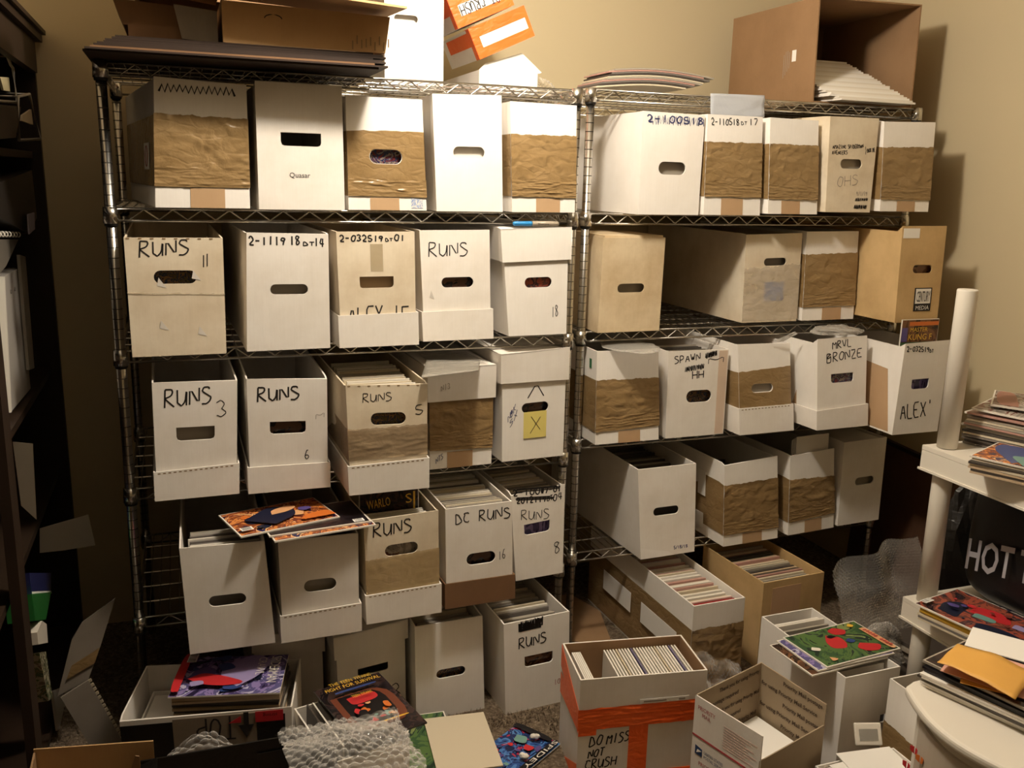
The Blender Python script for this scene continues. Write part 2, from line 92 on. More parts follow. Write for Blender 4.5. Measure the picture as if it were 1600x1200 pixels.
PT = {
 'paper_out': [(-0.265, 0.3, 0.5837), (-0.1356, 0.3, 0.6128), (-0.1237, 0.3, 0.5159), (-0.2075, 0.3, 0.51), (-0.2709, 0.3, 0.5098)],
 'board_white': [(-0.286, 0.15, 0.886), (-0.2399, 0.15, 0.8771), (-0.2479, 0.15, 0.6651), (-0.2813, 0.15, 0.7088)],
 'binder': [(-0.26, 0.1032, 1.3274), (-0.26, 0.3481, 1.3257), (-0.26, 0.3396, 0.9873), (-0.26, 0.0185, 1.001)],
 'binder_back': [(-0.25, 0.2997, 1.3646), (-0.25, 0.3946, 1.3512), (-0.25, 0.3706, 1.0394), (-0.25, 0.2796, 1.0526)],
 'wire_a': [(-0.213, 0.2471, 1.7693), (-0.213, 0.4618, 1.7911), (-0.213, 0.6077, 1.6759), (-0.213, 0.2024, 1.6608)],
 'wire_b': [(-0.245, 0.0214, 1.9068), (-0.245, 0.2742, 1.9137), (-0.245, 0.4095, 1.8595), (-0.245, 0.4389, 1.8558), (-0.245, 0.4626, 1.7676), (-0.245, 0.1833, 1.7526), (-0.245, -0.1415, 1.7339)],
 'wire_c': [(-0.255, 0.367, 1.9136), (-0.255, 0.5298, 1.8928), (-0.255, 0.4684, 1.8796)],
 'tray_dark': [(-0.262, 0.031, 1.7389), (-0.262, 0.6538, 1.7664), (-0.262, 0.5046, 1.6745), (-0.262, -0.0904, 1.6479)],
 'tray_paper': [(-0.222, 0.3747, 1.7301), (-0.222, 0.5452, 1.7548), (-0.222, 0.557, 1.7132), (-0.222, 0.3538, 1.7142)],
 'tray_paper2': [(-0.262, 0.3318, 1.8222), (-0.262, 0.4783, 1.8335), (-0.262, 0.4779, 1.7965), (-0.262, 0.3726, 1.7918)],
 'top_sheet': [(-0.242, 0.0822, 1.9096), (-0.242, 0.4985, 1.9554), (-0.242, 0.2536, 1.9113), (-0.242, -0.0129, 1.8752)],
 'spiral': [(-0.25, -0.1174, 1.4529), (-0.25, 0.3132, 1.4232), (-0.25, 0.3043, 1.4085), (-0.25, -0.1241, 1.4406)],
 'pad_flap': [(-0.255, -0.0214, 1.4277), (-0.255, 0.3366, 1.4029), (-0.255, 0.1133, 1.3535), (-0.255, -0.073, 1.3344)],
 'dark_item': [(-0.236, 0.0157, 1.5582), (-0.236, 0.5592, 1.5858), (-0.236, 0.5777, 1.4497), (-0.236, 0.3887, 1.4151), (-0.236, -0.0293, 1.4786)],
 'tag': [(-0.222, 0.3057, 1.4712), (-0.222, 0.4271, 1.4711), (-0.222, 0.4108, 1.4261), (-0.222, 0.2964, 1.4193)],
 'bag_green': [(-0.225, -0.1618, 0.5884), (-0.225, 0.1239, 0.4624), (-0.225, 0.001, 0.4408), (-0.225, -0.1547, 0.514)],
 'bag_blue': [(-0.228, -0.1497, 0.6384), (-0.228, 0.1749, 0.4971), (-0.228, 0.1434, 0.4519), (-0.228, -0.1436, 0.5804)],
 'white_low': [(-0.222, -0.1627, 0.4868), (-0.222, -0.0767, 0.4751), (-0.222, -0.0154, 0.4357), (-0.222, -0.0229, 0.3867), (-0.222, -0.1616, 0.4537)],
 'colour_low': [(-0.222, -0.164, 0.4326), (-0.222, -0.0642, 0.383), (-0.222, -0.0351, 0.2343), (-0.222, -0.0963, 0.2612)],
 'white_low2': [(-0.232, 0.0392, 0.2117), (-0.232, 0.1821, 0.1388), (-0.232, 0.3381, -0.045), (-0.232, 0.0601, 0.0779)],
 'stile': [(-0.212, -0.2898, 1.0795), (-0.212, -0.3327, 0.2837)],
 'fold_a': [(-0.1665, -0.02, 0.3836), (-0.1387, -0.02, 0.429), (-0.0543, -0.02, 0.4863), (-0.0991, -0.02, 0.3542), (-0.1351, -0.02, 0.2625), (-0.212, -0.02, 0.2273)],
 'fold_b': [(-0.1988, -0.06, 0.2447), (-0.1305, -0.06, 0.2825), (-0.0553, -0.06, 0.0735), (-0.141, -0.06, 0.0913)],
 'fold_tape': [(-0.1714, -0.024, 0.3124), (-0.1004, -0.024, 0.3528), (-0.1159, -0.024, 0.3104), (-0.1865, -0.024, 0.2739)],
}


# ---------------------------------------------------------------- helpers
def srgb(h):
    h = h.lstrip('#')
    o = []
    for i in (0, 2, 4):
        v = int(h[i:i + 2], 16) / 255
        o.append(v / 12.92 if v <= .04045 else ((v + .055) / 1.055) ** 2.4)
    return tuple(o)

class MB:
    def __init__(s):
        s.v, s.f, s.sm, s.mi = [], [], [], []
        s.cur = 0
    def add(s, vs, fs, smooth=False):
        b = len(s.v)
        s.v += [tuple(p) for p in vs]
        for f in fs:
            s.f.append(tuple(i + b for i in f)); s.sm.append(smooth); s.mi.append(s.cur)
    def hexa(s, p):     # 8 points: bottom 4 (ccw from above), top 4
        s.add(p, [(3, 2, 1, 0), (4, 5, 6, 7), (0, 1, 5, 4), (1, 2, 6, 5), (2, 3, 7, 6), (3, 0, 4, 7)])
    def box(s, x0, x1, y0, y1, z0, z1):
        s.hexa([(x0, y0, z0), (x1, y0, z0), (x1, y1, z0), (x0, y1, z0), (x0, y0, z1), (x1, y0, z1), (x1, y1, z1), (x0, y1, z1)])
    def quad(s, a, b, c, d):
        s.add([a, b, c, d], [(0, 1, 2, 3)])
    def tube(s, pts, r, n=8, closed=False, caps=True):
        pts = [Vector(p) for p in pts]
        m = len(pts); vs = []; up0 = None
        for i, p in enumerate(pts):
            if closed: t = pts[(i + 1) % m] - pts[i - 1]
            else: t = pts[min(i + 1, m - 1)] - pts[max(i - 1, 0)]
            t.normalize()
            if up0 is None:
                up0 = Vector((0, 0, 1)) if abs(t.z) < .9 else Vector((1, 0, 0))
            a = t.cross(up0)
            if a.length < 1e-5: a = t.cross(Vector((1, 0, 0)))
            a.normalize(); b = a.cross(t)
            rr = r[i] if isinstance(r, (list, tuple)) else r
            for k in range(n):
                w = 2 * math.pi * k / n
                vs.append(p + a * (math.cos(w) * rr) + b * (math.sin(w) * rr))
        fs = []
        for i in range(m if closed else m - 1):
            j = (i + 1) % m
            for k in range(n):
                l = (k + 1) % n
                fs.append((i * n + k, i * n + l, j * n + l, j * n + k))
        s.add(vs, fs, True)
        if caps and not closed:
            b = len(s.v) - len(vs)
            s.f.append(tuple(b + k for k in reversed(range(n)))); s.sm.append(False); s.mi.append(s.cur)
            s.f.append(tuple(b + (m - 1) * n + k for k in range(n))); s.sm.append(False); s.mi.append(s.cur)
    def grid(s, fn, nu, nv, smooth=True):
        vs = [fn(i / nu, j / nv) for j in range(nv + 1) for i in range(nu + 1)]
        fs = []
        for j in range(nv):
            for i in range(nu):
                a = j * (nu + 1) + i
                fs.append((a, a + 1, a + nu + 2, a + nu + 1))
        s.add(vs, fs, smooth)
    def slab(s, pts, off):   # polygon extruded by offset vector
        off = Vector(off); n = len(pts)
        a = [Vector(p) for p in pts]; b = [p + off for p in a]
        s.add(a + b, [tuple(range(n)), tuple(reversed(range(n, 2 * n)))] + [(i, n + i, n + (i + 1) % n, (i + 1) % n) for i in range(n)])
    def holed(s, outer, holes, fn, d0, d1):  # 2-d polygon with holes between depth d0 and d1 through fn(u,v,d)
        loops = [outer] + holes
        flat = [p for l in loops for p in l]
        tri = tessellate_polygon([[Vector((p[0], p[1], 0)) for p in l] for l in loops])
        n = len(flat)
        vs = [fn(p[0], p[1], d0) for p in flat] + [fn(p[0], p[1], d1) for p in flat]
        fs = [tuple(t) for t in tri] + [tuple(i + n for i in reversed(t)) for t in tri]
        b = 0
        for l in loops:
            m = len(l)
            for i in range(m):
                j = (i + 1) % m
                fs.append((b + i, b + j, n + b + j, n + b + i))
            b += m
        s.add(vs, fs)

def setprops(o, label=None, cat=None, group=None, kind=None):
    if label: o['label'] = label
    if cat: o['category'] = cat
    if group: o['group'] = group
    if kind: o['kind'] = kind
    return o

def mesh_from(name, mb, mat):
    me = bpy.data.meshes.new(name)
    me.from_pydata(mb.v, [], mb.f)
    for m in (mat if isinstance(mat, (list, tuple)) else [mat]):
        me.materials.append(m)
    me.polygons.foreach_set('use_smooth', mb.sm)
    me.polygons.foreach_set('material_index', mb.mi)
    bm = bmesh.new(); bm.from_mesh(me)
    bmesh.ops.recalc_face_normals(bm, faces=bm.faces)
    bm.to_mesh(me); bm.free()
    me.update()
    return me

def obj(name, mb, mat, parent=None, kind=None):
    o = bpy.data.objects.new(name, mesh_from(name, mb, mat) if isinstance(mb, MB) else mb)
    COL.objects.link(o)
    if parent: o.parent = parent
    if kind: o['kind'] = kind
    return o

def thing(name, label, cat, loc=(0, 0, 0), rot=(0, 0, 0), group=None):
    o = bpy.data.objects.new(name, None)
    o.empty_display_size = .03
    COL.objects.link(o)
    o.location = loc; o.rotation_euler = rot if isinstance(rot, (tuple, list)) else (0, 0, rot)
    return setprops(o, label, cat, group)

def dup_tree(o, parent=None):
    c = o.copy(); COL.objects.link(c)
    if parent: c.parent = parent
    for ch in list(o.children): dup_tree(ch, c)
    return c

# ---------------------------------------------------------------- materials
def new_mat(name):
    m = bpy.data.materials.new(name); m.use_nodes = True
    nt = m.node_tree
    return m, nt, nt.nodes['Principled BSDF']

def coords(nt, scale=(1, 1, 1), kind='Object'):
    tc = nt.nodes.new('ShaderNodeTexCoord'); mp = nt.nodes.new('ShaderNodeMapping')
    mp.inputs['Scale'].default_value = scale
    nt.links.new(tc.outputs[kind], mp.inputs['Vector'])
    return mp.outputs['Vector']

def noise_node(nt, vec, scale, detail=3, rough=.5, dist=0):
    n = nt.nodes.new('ShaderNodeTexNoise')
    n.inputs['Scale'].default_value = scale; n.inputs['Detail'].default_value = detail
    n.inputs['Roughness'].default_value = rough; n.inputs['Distortion'].default_value = dist
    nt.links.new(vec, n.inputs['Vector'])
    return n

def ramp_node(nt, fac, stops, const=False):
    r = nt.nodes.new('ShaderNodeValToRGB')
    r.color_ramp.interpolation = 'CONSTANT' if const else 'LINEAR'
    el = r.color_ramp.elements
    while len(el) < len(stops): el.new(.5)
    for e, (p, c) in zip(el, stops):
        e.position = p; e.color = (*c, 1)
    nt.links.new(fac, r.inputs['Fac'])
    return r

def bump(nt, b, h, strength, dist=.002):
    n = nt.nodes.new('ShaderNodeBump')
    n.inputs['Strength'].default_value = strength; n.inputs['Distance'].default_value = dist
    nt.links.new(h, n.inputs['Height']); nt.links.new(n.outputs['Normal'], b.inputs['Normal'])

def plain(name, col, rough=.6, metal=0.0, spec=.5, coat=0.0, emit=None):
    m, nt, b = new_mat(name)
    col = srgb(col) if isinstance(col, str) else col
    b.inputs['Base Color'].default_value = (*col, 1)
    b.inputs['Roughness'].default_value = rough; b.inputs['Metallic'].default_value = metal
    b.inputs['Specular IOR Level'].default_value = spec; b.inputs['Coat Weight'].default_value = coat
    return m

def card(name, col, dirt, amount=.5, rough=.72, streak=.09):
    m, nt, b = new_mat(name)
    c = srgb(col); d = srgb(dirt)
    n = noise_node(nt, coords(nt), 5.5, 5, .62)
    r = ramp_node(nt, n.outputs['Fac'], [(.38, c), (.5 + .4 * (1 - amount), tuple(a * .5 + e * .5 for a, e in zip(c, d))), (1, d)])
    fl = noise_node(nt, coords(nt, (420, 420, 4)), 1.0, 2)
    mx = nt.nodes.new('ShaderNodeMix'); mx.data_type = 'RGBA'; mx.blend_type = 'MULTIPLY'
    mx.inputs['Factor'].default_value = streak
    nt.links.new(r.outputs['Color'], mx.inputs['A']); nt.links.new(fl.outputs['Color'], mx.inputs['B'])
    g = nt.nodes.new('ShaderNodeHueSaturation'); g.inputs['Saturation'].default_value = 1.0
    g.inputs['Value'].default_value = 1 + streak * .5
    nt.links.new(mx.outputs['Result'], g.inputs['Color'])
    # keep streak neutral
    rg = nt.nodes.new('ShaderNodeRGBToBW'); nt.links.new(fl.outputs['Color'], rg.inputs['Color'])
    nt.links.new(rg.outputs['Val'], mx.inputs['B'])
    nt.links.new(g.outputs['Color'], b.inputs['Base Color'])
    b.inputs['Roughness'].default_value = rough
    b.inputs['Specular IOR Level'].default_value = .3
    n2 = noise_node(nt, coords(nt, (1, 1, .35)), 42, 4, .6)
    bump(nt, b, n2.outputs['Fac'], .12, .004)
    return m

def tapemat(name, col, col2, rough=.28, bs=.55, alpha=1.0):
    m, nt, b = new_mat(name)
    n = noise_node(nt, coords(nt, (1, 1, 2.2)), 7, 4, .55, .4)
    r = ramp_node(nt, n.outputs['Fac'], [(.3, srgb(col)), (.7, srgb(col2))])
    nt.links.new(r.outputs['Color'], b.inputs['Base Color'])
    b.inputs['Roughness'].default_value = rough
    n2 = noise_node(nt, coords(nt, (1, 1, 1.5)), 24, 5, .55, .5)
    v2 = nt.nodes.new('ShaderNodeTexVoronoi'); v2.feature = 'DISTANCE_TO_EDGE'; v2.inputs['Scale'].default_value = 17
    n3 = noise_node(nt, coords(nt, (1, 1, 1.5)), 9, 3, .5, .3)
    mxv = nt.nodes.new('ShaderNodeMix'); mxv.data_type = 'RGBA'; mxv.inputs['Factor'].default_value = .10
    nt.links.new(coords(nt, (1, 1, 2)), mxv.inputs['A']); nt.links.new(n3.outputs['Color'], mxv.inputs['B']); nt.links.new(mxv.outputs['Result'], v2.inputs['Vector'])
    cl = nt.nodes.new('ShaderNodeMath'); cl.operation = 'MINIMUM'; cl.inputs[1].default_value = .12
    nt.links.new(v2.outputs['Distance'], cl.inputs[0])
    ad = nt.nodes.new('ShaderNodeMath'); ad.operation = 'MULTIPLY_ADD'; ad.inputs[1].default_value = 1.6
    nt.links.new(cl.outputs[0], ad.inputs[0]); nt.links.new(n2.outputs['Fac'], ad.inputs[2])
    bump(nt, b, ad.outputs[0], bs, .009)
    if alpha < 1:
        b.inputs['Alpha'].default_value = alpha
    return m

M = {}
M['white'] = card('white_cardboard', '#f1ebe3', '#cfc2ae', .35)
M['white_clean'] = card('clean_white_cardboard', '#f6f1ea', '#ded5c8', .25)
M['cream'] = card('yellowed_cardboard', '#e6d9c2', '#b59c76', .6)
M['buff'] = card('buff_cardboard', '#dcc9a8', '#a98a5e', .75)
M['tan'] = card('tan_cardboard', '#d0b07e', '#a48558', .7)
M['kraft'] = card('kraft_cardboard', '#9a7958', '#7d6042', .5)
M['carton_dark'] = card('deep_brown_cardboard', '#33251c', '#241a13', .6)  # deep brown, much darker than the other kraft tones
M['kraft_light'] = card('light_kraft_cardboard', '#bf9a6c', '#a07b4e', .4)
M['kraft_dark'] = card('dark_kraft_cardboard', '#7c5c40', '#5c412b', .5)
M['inner'] = card('grey_inner_cardboard', '#b7a88f', '#93836a', .4)
M['grey_card'] = card('grey_cardboard', '#8f857a', '#6d6358', .5)
M['tape'] = tapemat('brown_packing_tape', '#9b8059', '#876d47', .26, .32)
M['tape_flat'] = card('flat_tan_tape', '#bd9d7a', '#a88863', .3, .45, .05)
M['tape_old'] = tapemat('aged_clear_tape', '#b39c7c', '#8f7757', .35, .3, .72)
M['tape_clear'] = tapemat('glossy_clear_tape', '#dcd2c2', '#c4b59e', .14, .5, .42)
M['tape_faint'] = tapemat('faint_clear_tape', '#d8c8a8', '#cdbb98', .3, .12, .45)
M['orange_tape'] = tapemat('orange_packing_tape', '#ff7433', '#fb6322', .35, .25)
M['black_tape'] = tapemat('black_tape', '#17130f', '#0f0c0a', .4, .3)
M['ink'] = plain('black_marker_ink', '#1b1512', .7)
M['ink_blue'] = plain('blue_marker_ink', '#2d3568', .7)
M['ink_grey'] = plain('pencil_grey', '#9b8f84', .8)
M['ink_red'] = plain('red_print_ink', '#a3383a', .7)
M['flute'] = plain('flute_shadow_brown', '#8d7555', .9)
M['chrome'] = plain('chrome_wire', (.62, .60, .56), .22, 1.0)
M['groove'] = plain('post_groove', '#2c2824', .5, .5)
M['black_plastic'] = plain('black_plastic', '#14110f', .45)
M['white_plastic'] = plain('white_plastic', '#e3dccf', .4)
M['paper'] = plain('white_paper', '#f3efe8', .7)
M['wood_dark'] = card('dark_brown_wood', '#302319', '#1d150e', .6, .5, .3)
M['wood_red'] = card('reddish_brown_wood', '#5e4231', '#402c20', .6, .45, .3)
M['wire_pale'] = plain('pale_wire', '#b9b1a4', .4, .3)
M['steel'] = plain('grey_steel', '#8a847b', .35, .8)

def plastic_film(name, col, alpha, rough=.15, bs=.35, scale=26):
    m, nt, b = new_mat(name)
    b.inputs['Base Color'].default_value = (*srgb(col), 1)
    b.inputs['Roughness'].default_value = rough
    b.inputs['Alpha'].default_value = alpha
    b.inputs['Specular IOR Level'].default_value = .8
    n = noise_node(nt, coords(nt), scale, 3, .55, 1.2)
    bump(nt, b, n.outputs['Fac'], bs, .012)
    return m
M['film'] = plastic_film('clear_poly_film', '#d8d4cc', .42)
M['film_grey'] = plastic_film('grey_poly_film', '#aaa59b', .6, .12)
def bubble_mat():
    m, nt, b = new_mat('bubble_wrap_film')
    b.inputs['Base Color'].default_value = (*srgb('#f2ede6'), 1)
    b.inputs['Roughness'].default_value = .06; b.inputs['Specular IOR Level'].default_value = 1.0
    b.inputs['Coat Weight'].default_value = .6; b.inputs['Coat Roughness'].default_value = .05
    n = noise_node(nt, coords(nt), 30, 3, .5, .8)
    bump(nt, b, n.outputs['Fac'], .35, .006)
    lw = nt.nodes.new('ShaderNodeLayerWeight'); lw.inputs['Blend'].default_value = .34
    mr = nt.nodes.new('ShaderNodeMapRange'); mr.inputs['To Min'].default_value = .13; mr.inputs['To Max'].default_value = .8
    nt.links.new(lw.outputs['Facing'], mr.inputs['Value'])
    tr = nt.nodes.new('ShaderNodeBsdfTransparent'); mx = nt.nodes.new('ShaderNodeMixShader')
    tr.inputs['Color'].default_value = (.95, .94, .92, 1)
    nt.links.new(mr.outputs['Result'], mx.inputs['Fac']); nt.links.new(tr.outputs['BSDF'], mx.inputs[1]); nt.links.new(b.outputs['BSDF'], mx.inputs[2])
    nt.links.new(mx.outputs['Shader'], nt.nodes['Material Output'].inputs['Surface'])
    return m
M['bubble'] = bubble_mat()

def paint(name, col):
    m, nt, b = new_mat(name)
    n = noise_node(nt, coords(nt), 2.0, 3)
    c = srgb(col)
    r = ramp_node(nt, n.outputs['Fac'], [(.3, tuple(x * .97 for x in c)), (.7, c)])
    nt.links.new(r.outputs['Color'], b.inputs['Base Color'])
    b.inputs['Roughness'].default_value = .75
    n2 = noise_node(nt, coords(nt), 160, 3)
    bump(nt, b, n2.outputs['Fac'], .06, .002)
    return m
M['wall'] = paint('beige_wall_paint', '#cbbb98')
M['wall_far'] = paint('front_wall_paint', '#c3b594')  # paint of the unseen front wall, toned to balance bounce light
M['ceiling'] = paint('white_ceiling_paint', '#e6dfd0')

def carpet_mat(name, stops, sc):
    m, nt, b = new_mat(name)
    n = noise_node(nt, coords(nt), sc, 4, .7)
    r = ramp_node(nt, n.outputs['Fac'], stops)
    nt.links.new(r.outputs['Color'], b.inputs['Base Color'])
    b.inputs['Roughness'].default_value = 1.0
    b.inputs['Specular IOR Level'].default_value = .05
    n2 = noise_node(nt, coords(nt), sc * 2, 3, .7)
    bump(nt, b, n2.outputs['Fac'], .9, .01)
    return m
M['carpet'] = carpet_mat('brown_carpet', [(.3, srgb('#4c4034')), (.55, srgb('#7a6a58')), (.75, srgb('#a79783'))], 90)
M['tuft'] = carpet_mat('carpet_pile', [(.3, srgb('#5b4d40')), (.6, srgb('#8c7b68')), (.8, srgb('#b9aa96'))], 60)

COVERS = {}
def cover_mat(name, cols, scale=14, seed=0.0, const=True):
    m, nt, b = new_mat(name)
    tc = nt.nodes.new('ShaderNodeTexCoord'); mp = nt.nodes.new('ShaderNodeMapping')
    mp.inputs['Location'].default_value = (seed * 3.7, seed * 1.9, seed)
    nt.links.new(tc.outputs['Object'], mp.inputs['Vector'])
    n = noise_node(nt, mp.outputs['Vector'], scale, 3.5, .6, 1.3)
    k = len(cols)
    r = ramp_node(nt, n.outputs['Fac'], [(.30 + .42 * i / k, srgb(c)) for i, c in enumerate(cols)], const)
    nt.links.new(r.outputs['Color'], b.inputs['Base Color'])
    b.inputs['Roughness'].default_value = .25
    b.inputs['Specular IOR Level'].default_value = .45
    COVERS[name] = m
    return m
cover_mat('cover_purple', ['#2c2440', '#4a3f6d', '#8b7bb0', '#5b5684', '#b9b4cf', '#3a3358'], 13, 1)
cover_mat('cover_dark', ['#141013', '#241d22', '#3a2a28', '#1a1519', '#5a3f30'], 12, 2)
cover_mat('cover_orange', ['#3a2140', '#8a4a2a', '#d98a4a', '#7b3f2f', '#e7b27a', '#2e2b55'], 16, 3)
cover_mat('cover_green', ['#26382a', '#3d5a3a', '#55703f', '#2d3b33', '#7d8a55'], 12, 4)
cover_mat('cover_red', ['#33262a', '#6b3f34', '#a0503d', '#4b3436', '#8c5b49'], 12, 5)
cover_mat('cover_blue', ['#1c2548', '#30508f', '#4f7fbd', '#22305f', '#b0304a', '#7aa3d3'], 18, 6)
cover_mat('cover_brown', ['#2f2018', '#5a3a26', '#7b5438', '#3d2a1d', '#8c6a4a'], 12, 7)
cover_mat('cover_grey', ['#6a625c', '#8d857d', '#b0a59a', '#7a5048', '#c9bfb2', '#544c48'], 12, 8)
cover_mat('cover_glimpse', ['#1d1a22', '#5a4a2a', '#2b3040', '#7a5a38', '#30242a', '#8a7a4a'], 40, 9)
cover_mat('cover_glimpse_red', ['#1d1a22', '#6a2a2a', '#2b3050', '#8a7a70', '#30242a', '#5a3a5a'], 40, 10)

EDGE = []
for nm, cc in (('white', '#e6dfd2'), ('ivory', '#d4c7ae'), ('grey', '#a59c8e'), ('dark', '#4b443e'), ('smoke', '#77706a'), ('warm', '#c3ab8d'), ('blush', '#b98f83'), ('pale', '#efe9df')):
    EDGE.append(plain('bagged_edge_' + nm, cc, .35))
EW, EI, EG, ED, ES, EWM, EB, EP = EDGE

# ---------------------------------------------------------------- handwriting: stroke alphabet on a 6 x 8 grid
GL = {'A': '003860 1353', 'B': '0008 08385737 04 04345651403000'.replace('37 04', '3704'), 'C': '5647270716 0512 0130 5051'.replace(' 0512 0130 5051', '0402114051'),
      'D': '0008 08374562513000'.replace('3000', '2000'), 'E': '600008 0868 0444'.replace('600008 0868', '6000086 8'.replace(' ', '')), 'F': '0008 0868 0444', 'G': '5737270503113051 5434'.replace('5051', '50'),
      'H': '0008 6068 0464', 'I': '3038', 'K': '0008 5804 0460'.replace('5804 0460', '580460'), 'L': '080060', 'M': '0008346860', 'N': '00086068',
      'O': '381603113051656738', 'P': '0008 0838575403', 'Q': '381603113051656738 4260', 'R': '0008 08485745 04 0460'.replace('45 04', '4504'),
      'S': '574818064463513000 '.strip(), 'T': '0868 3830', 'U': '0802113051 68'.replace('51 68', '526860'), 'V': '083068', 'W': '0820364068', 'X': '0068 0860', 'Y': '083468 3430', 'Z': '08680060',
      '0': '381603113051656738', '1': '2838 3038'.replace('2838 3038', '3830'), '2': '061838565400 60'.replace('00 60', '0060'), '3': '07385634 3463300 1'.replace(' 1', '').replace('3463300', '346230 01'.replace(' ', '')), '4': '2802 5 2'.replace(' ', '').replace('280252', '280363') + ' 4840', '5': '58180534635130 01'.replace(' ', ''),
      '6': '482803113052341403'.replace('1403', '03'), '7': '086820', '8': '3818064462301144 5738'.replace('44 5738', '24465738'), '9': '5647170534556830'.replace('6830', '5730'), '-': '0454', '/': '0068', "'": '3836', ')': '2838 3544 2420 30'.replace('2838 3544 2420 30', '283544332030'), '#': '2028 4048 0363 0565', '^': '003860', ' ': ''}

def chaikin(p):
    if len(p) < 3: return p
    o = [p[0]]
    for a, b in zip(p, p[1:]):
        o += [(a[0] * .8 + b[0] * .2, a[1] * .8 + b[1] * .2), (a[0] * .2 + b[0] * .8, a[1] * .2 + b[1] * .8)]
    return o + [p[-1]]

def text_strokes(txt, rnd):
    """strokes in a unit box: x 0..1 along the word, y 0..1 cap height"""
    out = []
    if txt == '~':
        p = []
        for i in range(64):
            p.append((i / 63 + rnd.uniform(-.02, .02), (i % 2) * .9 + rnd.uniform(-.1, .15)))
        return [p]
    if txt == '~~':
        p = []
        for i in range(27):
            p.append((i / 26, (.85 if i % 2 else .05) + rnd.uniform(-.12, .12)))
        return [p]
    if txt == '_':
        return [[(0, .55 + rnd.uniform(-.1, .1)), (1, .5)], [(.02, .3), (.98, .28)], [(.05, .75), (.9, .72)]]
    tot = len(txt) * 8 - 2
    for i, ch in enumerate(txt):
        dy = rnd.uniform(-.35, .35); sc = rnd.uniform(.92, 1.05); sl = rnd.uniform(-.3, .3)
        for st in GL.get(ch, '').split():
            pts = [(int(st[k]), int(st[k + 1])) for k in range(0, len(st) - 1, 2)]
            pts = chaikin(pts)
            out.append([((i * 8 + x + sl * y / 8 + rnd.uniform(-.12, .12)) / tot, (y * sc + dy + rnd.uniform(-.12, .12)) / 8) for x, y in pts])
    return out

def ribbon(mb, pts, th, fn):     # pts metric 2-d, fn maps to 3-d
    n = len(pts)
    if n < 2: return
    L, Rr = [], []
    for i in range(n):
        a = pts[max(i - 1, 0)]; b = pts[min(i + 1, n - 1)]
        dx, dy = b[0] - a[0], b[1] - a[1]
        l = math.hypot(dx, dy) or 1
        nx, ny = -dy / l * th / 2, dx / l * th / 2
        L.append((pts[i][0] + nx, pts[i][1] + ny)); Rr.append((pts[i][0] - nx, pts[i][1] - ny))
    vs = [fn(*p) for p in L] + [fn(*p) for p in Rr]
    mb.add(vs, [(i, i + 1, n + i + 1, n + i) for i in range(n - 1)])

def write(mb, txt, org, along, up, th, fn, seed=0):
    """org, along, up metric 2-d vectors"""
    rnd = random.Random(seed + len(txt) * 31 + sum(map(ord, txt)))
    for st in text_strokes(txt, rnd):
        p = [(org[0] + along[0] * x + up[0] * y, org[1] + along[1] * x + up[1] * y) for x, y in st]
        ribbon(mb, p, th, fn)

FONT_CACHE = {}
def print_mesh(txt, size=1.0, align='LEFT', shear=0.0, bold=0):
    cu = bpy.data.curves.new('lettering', 'FONT')
    cu.body = txt; cu.size = size; cu.align_x = align; cu.shear = shear
    cu.resolution_u = 2; cu.offset = bold
    o = bpy.data.objects.new('lettering_source', cu)
    COL.objects.link(o)
    bpy.context.view_layer.update()
    dg = bpy.context.evaluated_depsgraph_get()
    me = bpy.data.meshes.new_from_object(o.evaluated_get(dg))
    bpy.data.objects.remove(o); bpy.data.curves.remove(cu)
    return me

def print_text(name, txt, mat, parent, origin, xdir, ydir, width=None, height=None, squash=1.0, shear=0.0, align='LEFT', bold=0):
    """flat printed lettering: fits the text to a width along xdir (metres), baseline at origin"""
    me = print_mesh(txt, 1.0, 'LEFT', shear, bold)
    xs = [v.co.x for v in me.vertices] or [0, 1]; ys = [v.co.y for v in me.vertices] or [0, 1]
    w = max(xs) - min(xs) or 1; h = max(max(ys), .1)
    sx = width / w if width else height / h
    sy = height / .72 if height else sx * squash
    xd = Vector(xdir).normalized(); yd = Vector(ydir).normalized(); o0 = Vector(origin)
    mx = min(xs)
    for v in me.vertices:
        v.co = o0 + xd * ((v.co.x - mx) * sx) + yd * (v.co.y * sy)
    me.materials.clear(); me.materials.append(mat)
    me.name = name
    o = bpy.data.objects.new(name, me); COL.objects.link(o)
    if parent: o.parent = parent
    return o

# ================================================================ room
FZ = 0.06
XR, XL, YB, YF, ZC = 2.72, -0.62, 0.72, -4.6, 2.62
def structure(name, mb, mat):
    return setprops(obj(name, mb, mat), kind='structure')
mb = MB(); mb.box(XL - .1, XR + .1, YF - .1, YB + .1, FZ - .1, FZ); structure('floor', mb, M['carpet'])
mb = MB(); mb.box(XL - .1, XR + .1, YF - .1, YB + .1, ZC, ZC + .1); structure('ceiling', mb, M['ceiling'])
mb = MB(); mb.box(XL - .1, XR + .1, YB, YB + .1, FZ, ZC); structure('wall_back', mb, M['wall'])
mb = MB(); mb.box(XR, XR + .1, YF, YB, FZ, ZC); structure('wall_right', mb, M['wall'])
mb = MB(); mb.box(XL - .1, XL, YF, YB, FZ, ZC); structure('wall_left', mb, M['wall'])
mb = MB(); mb.box(XL - .1, XR + .1, YF - .1, YF, FZ, ZC); structure('wall_front', mb, M['wall_far'])

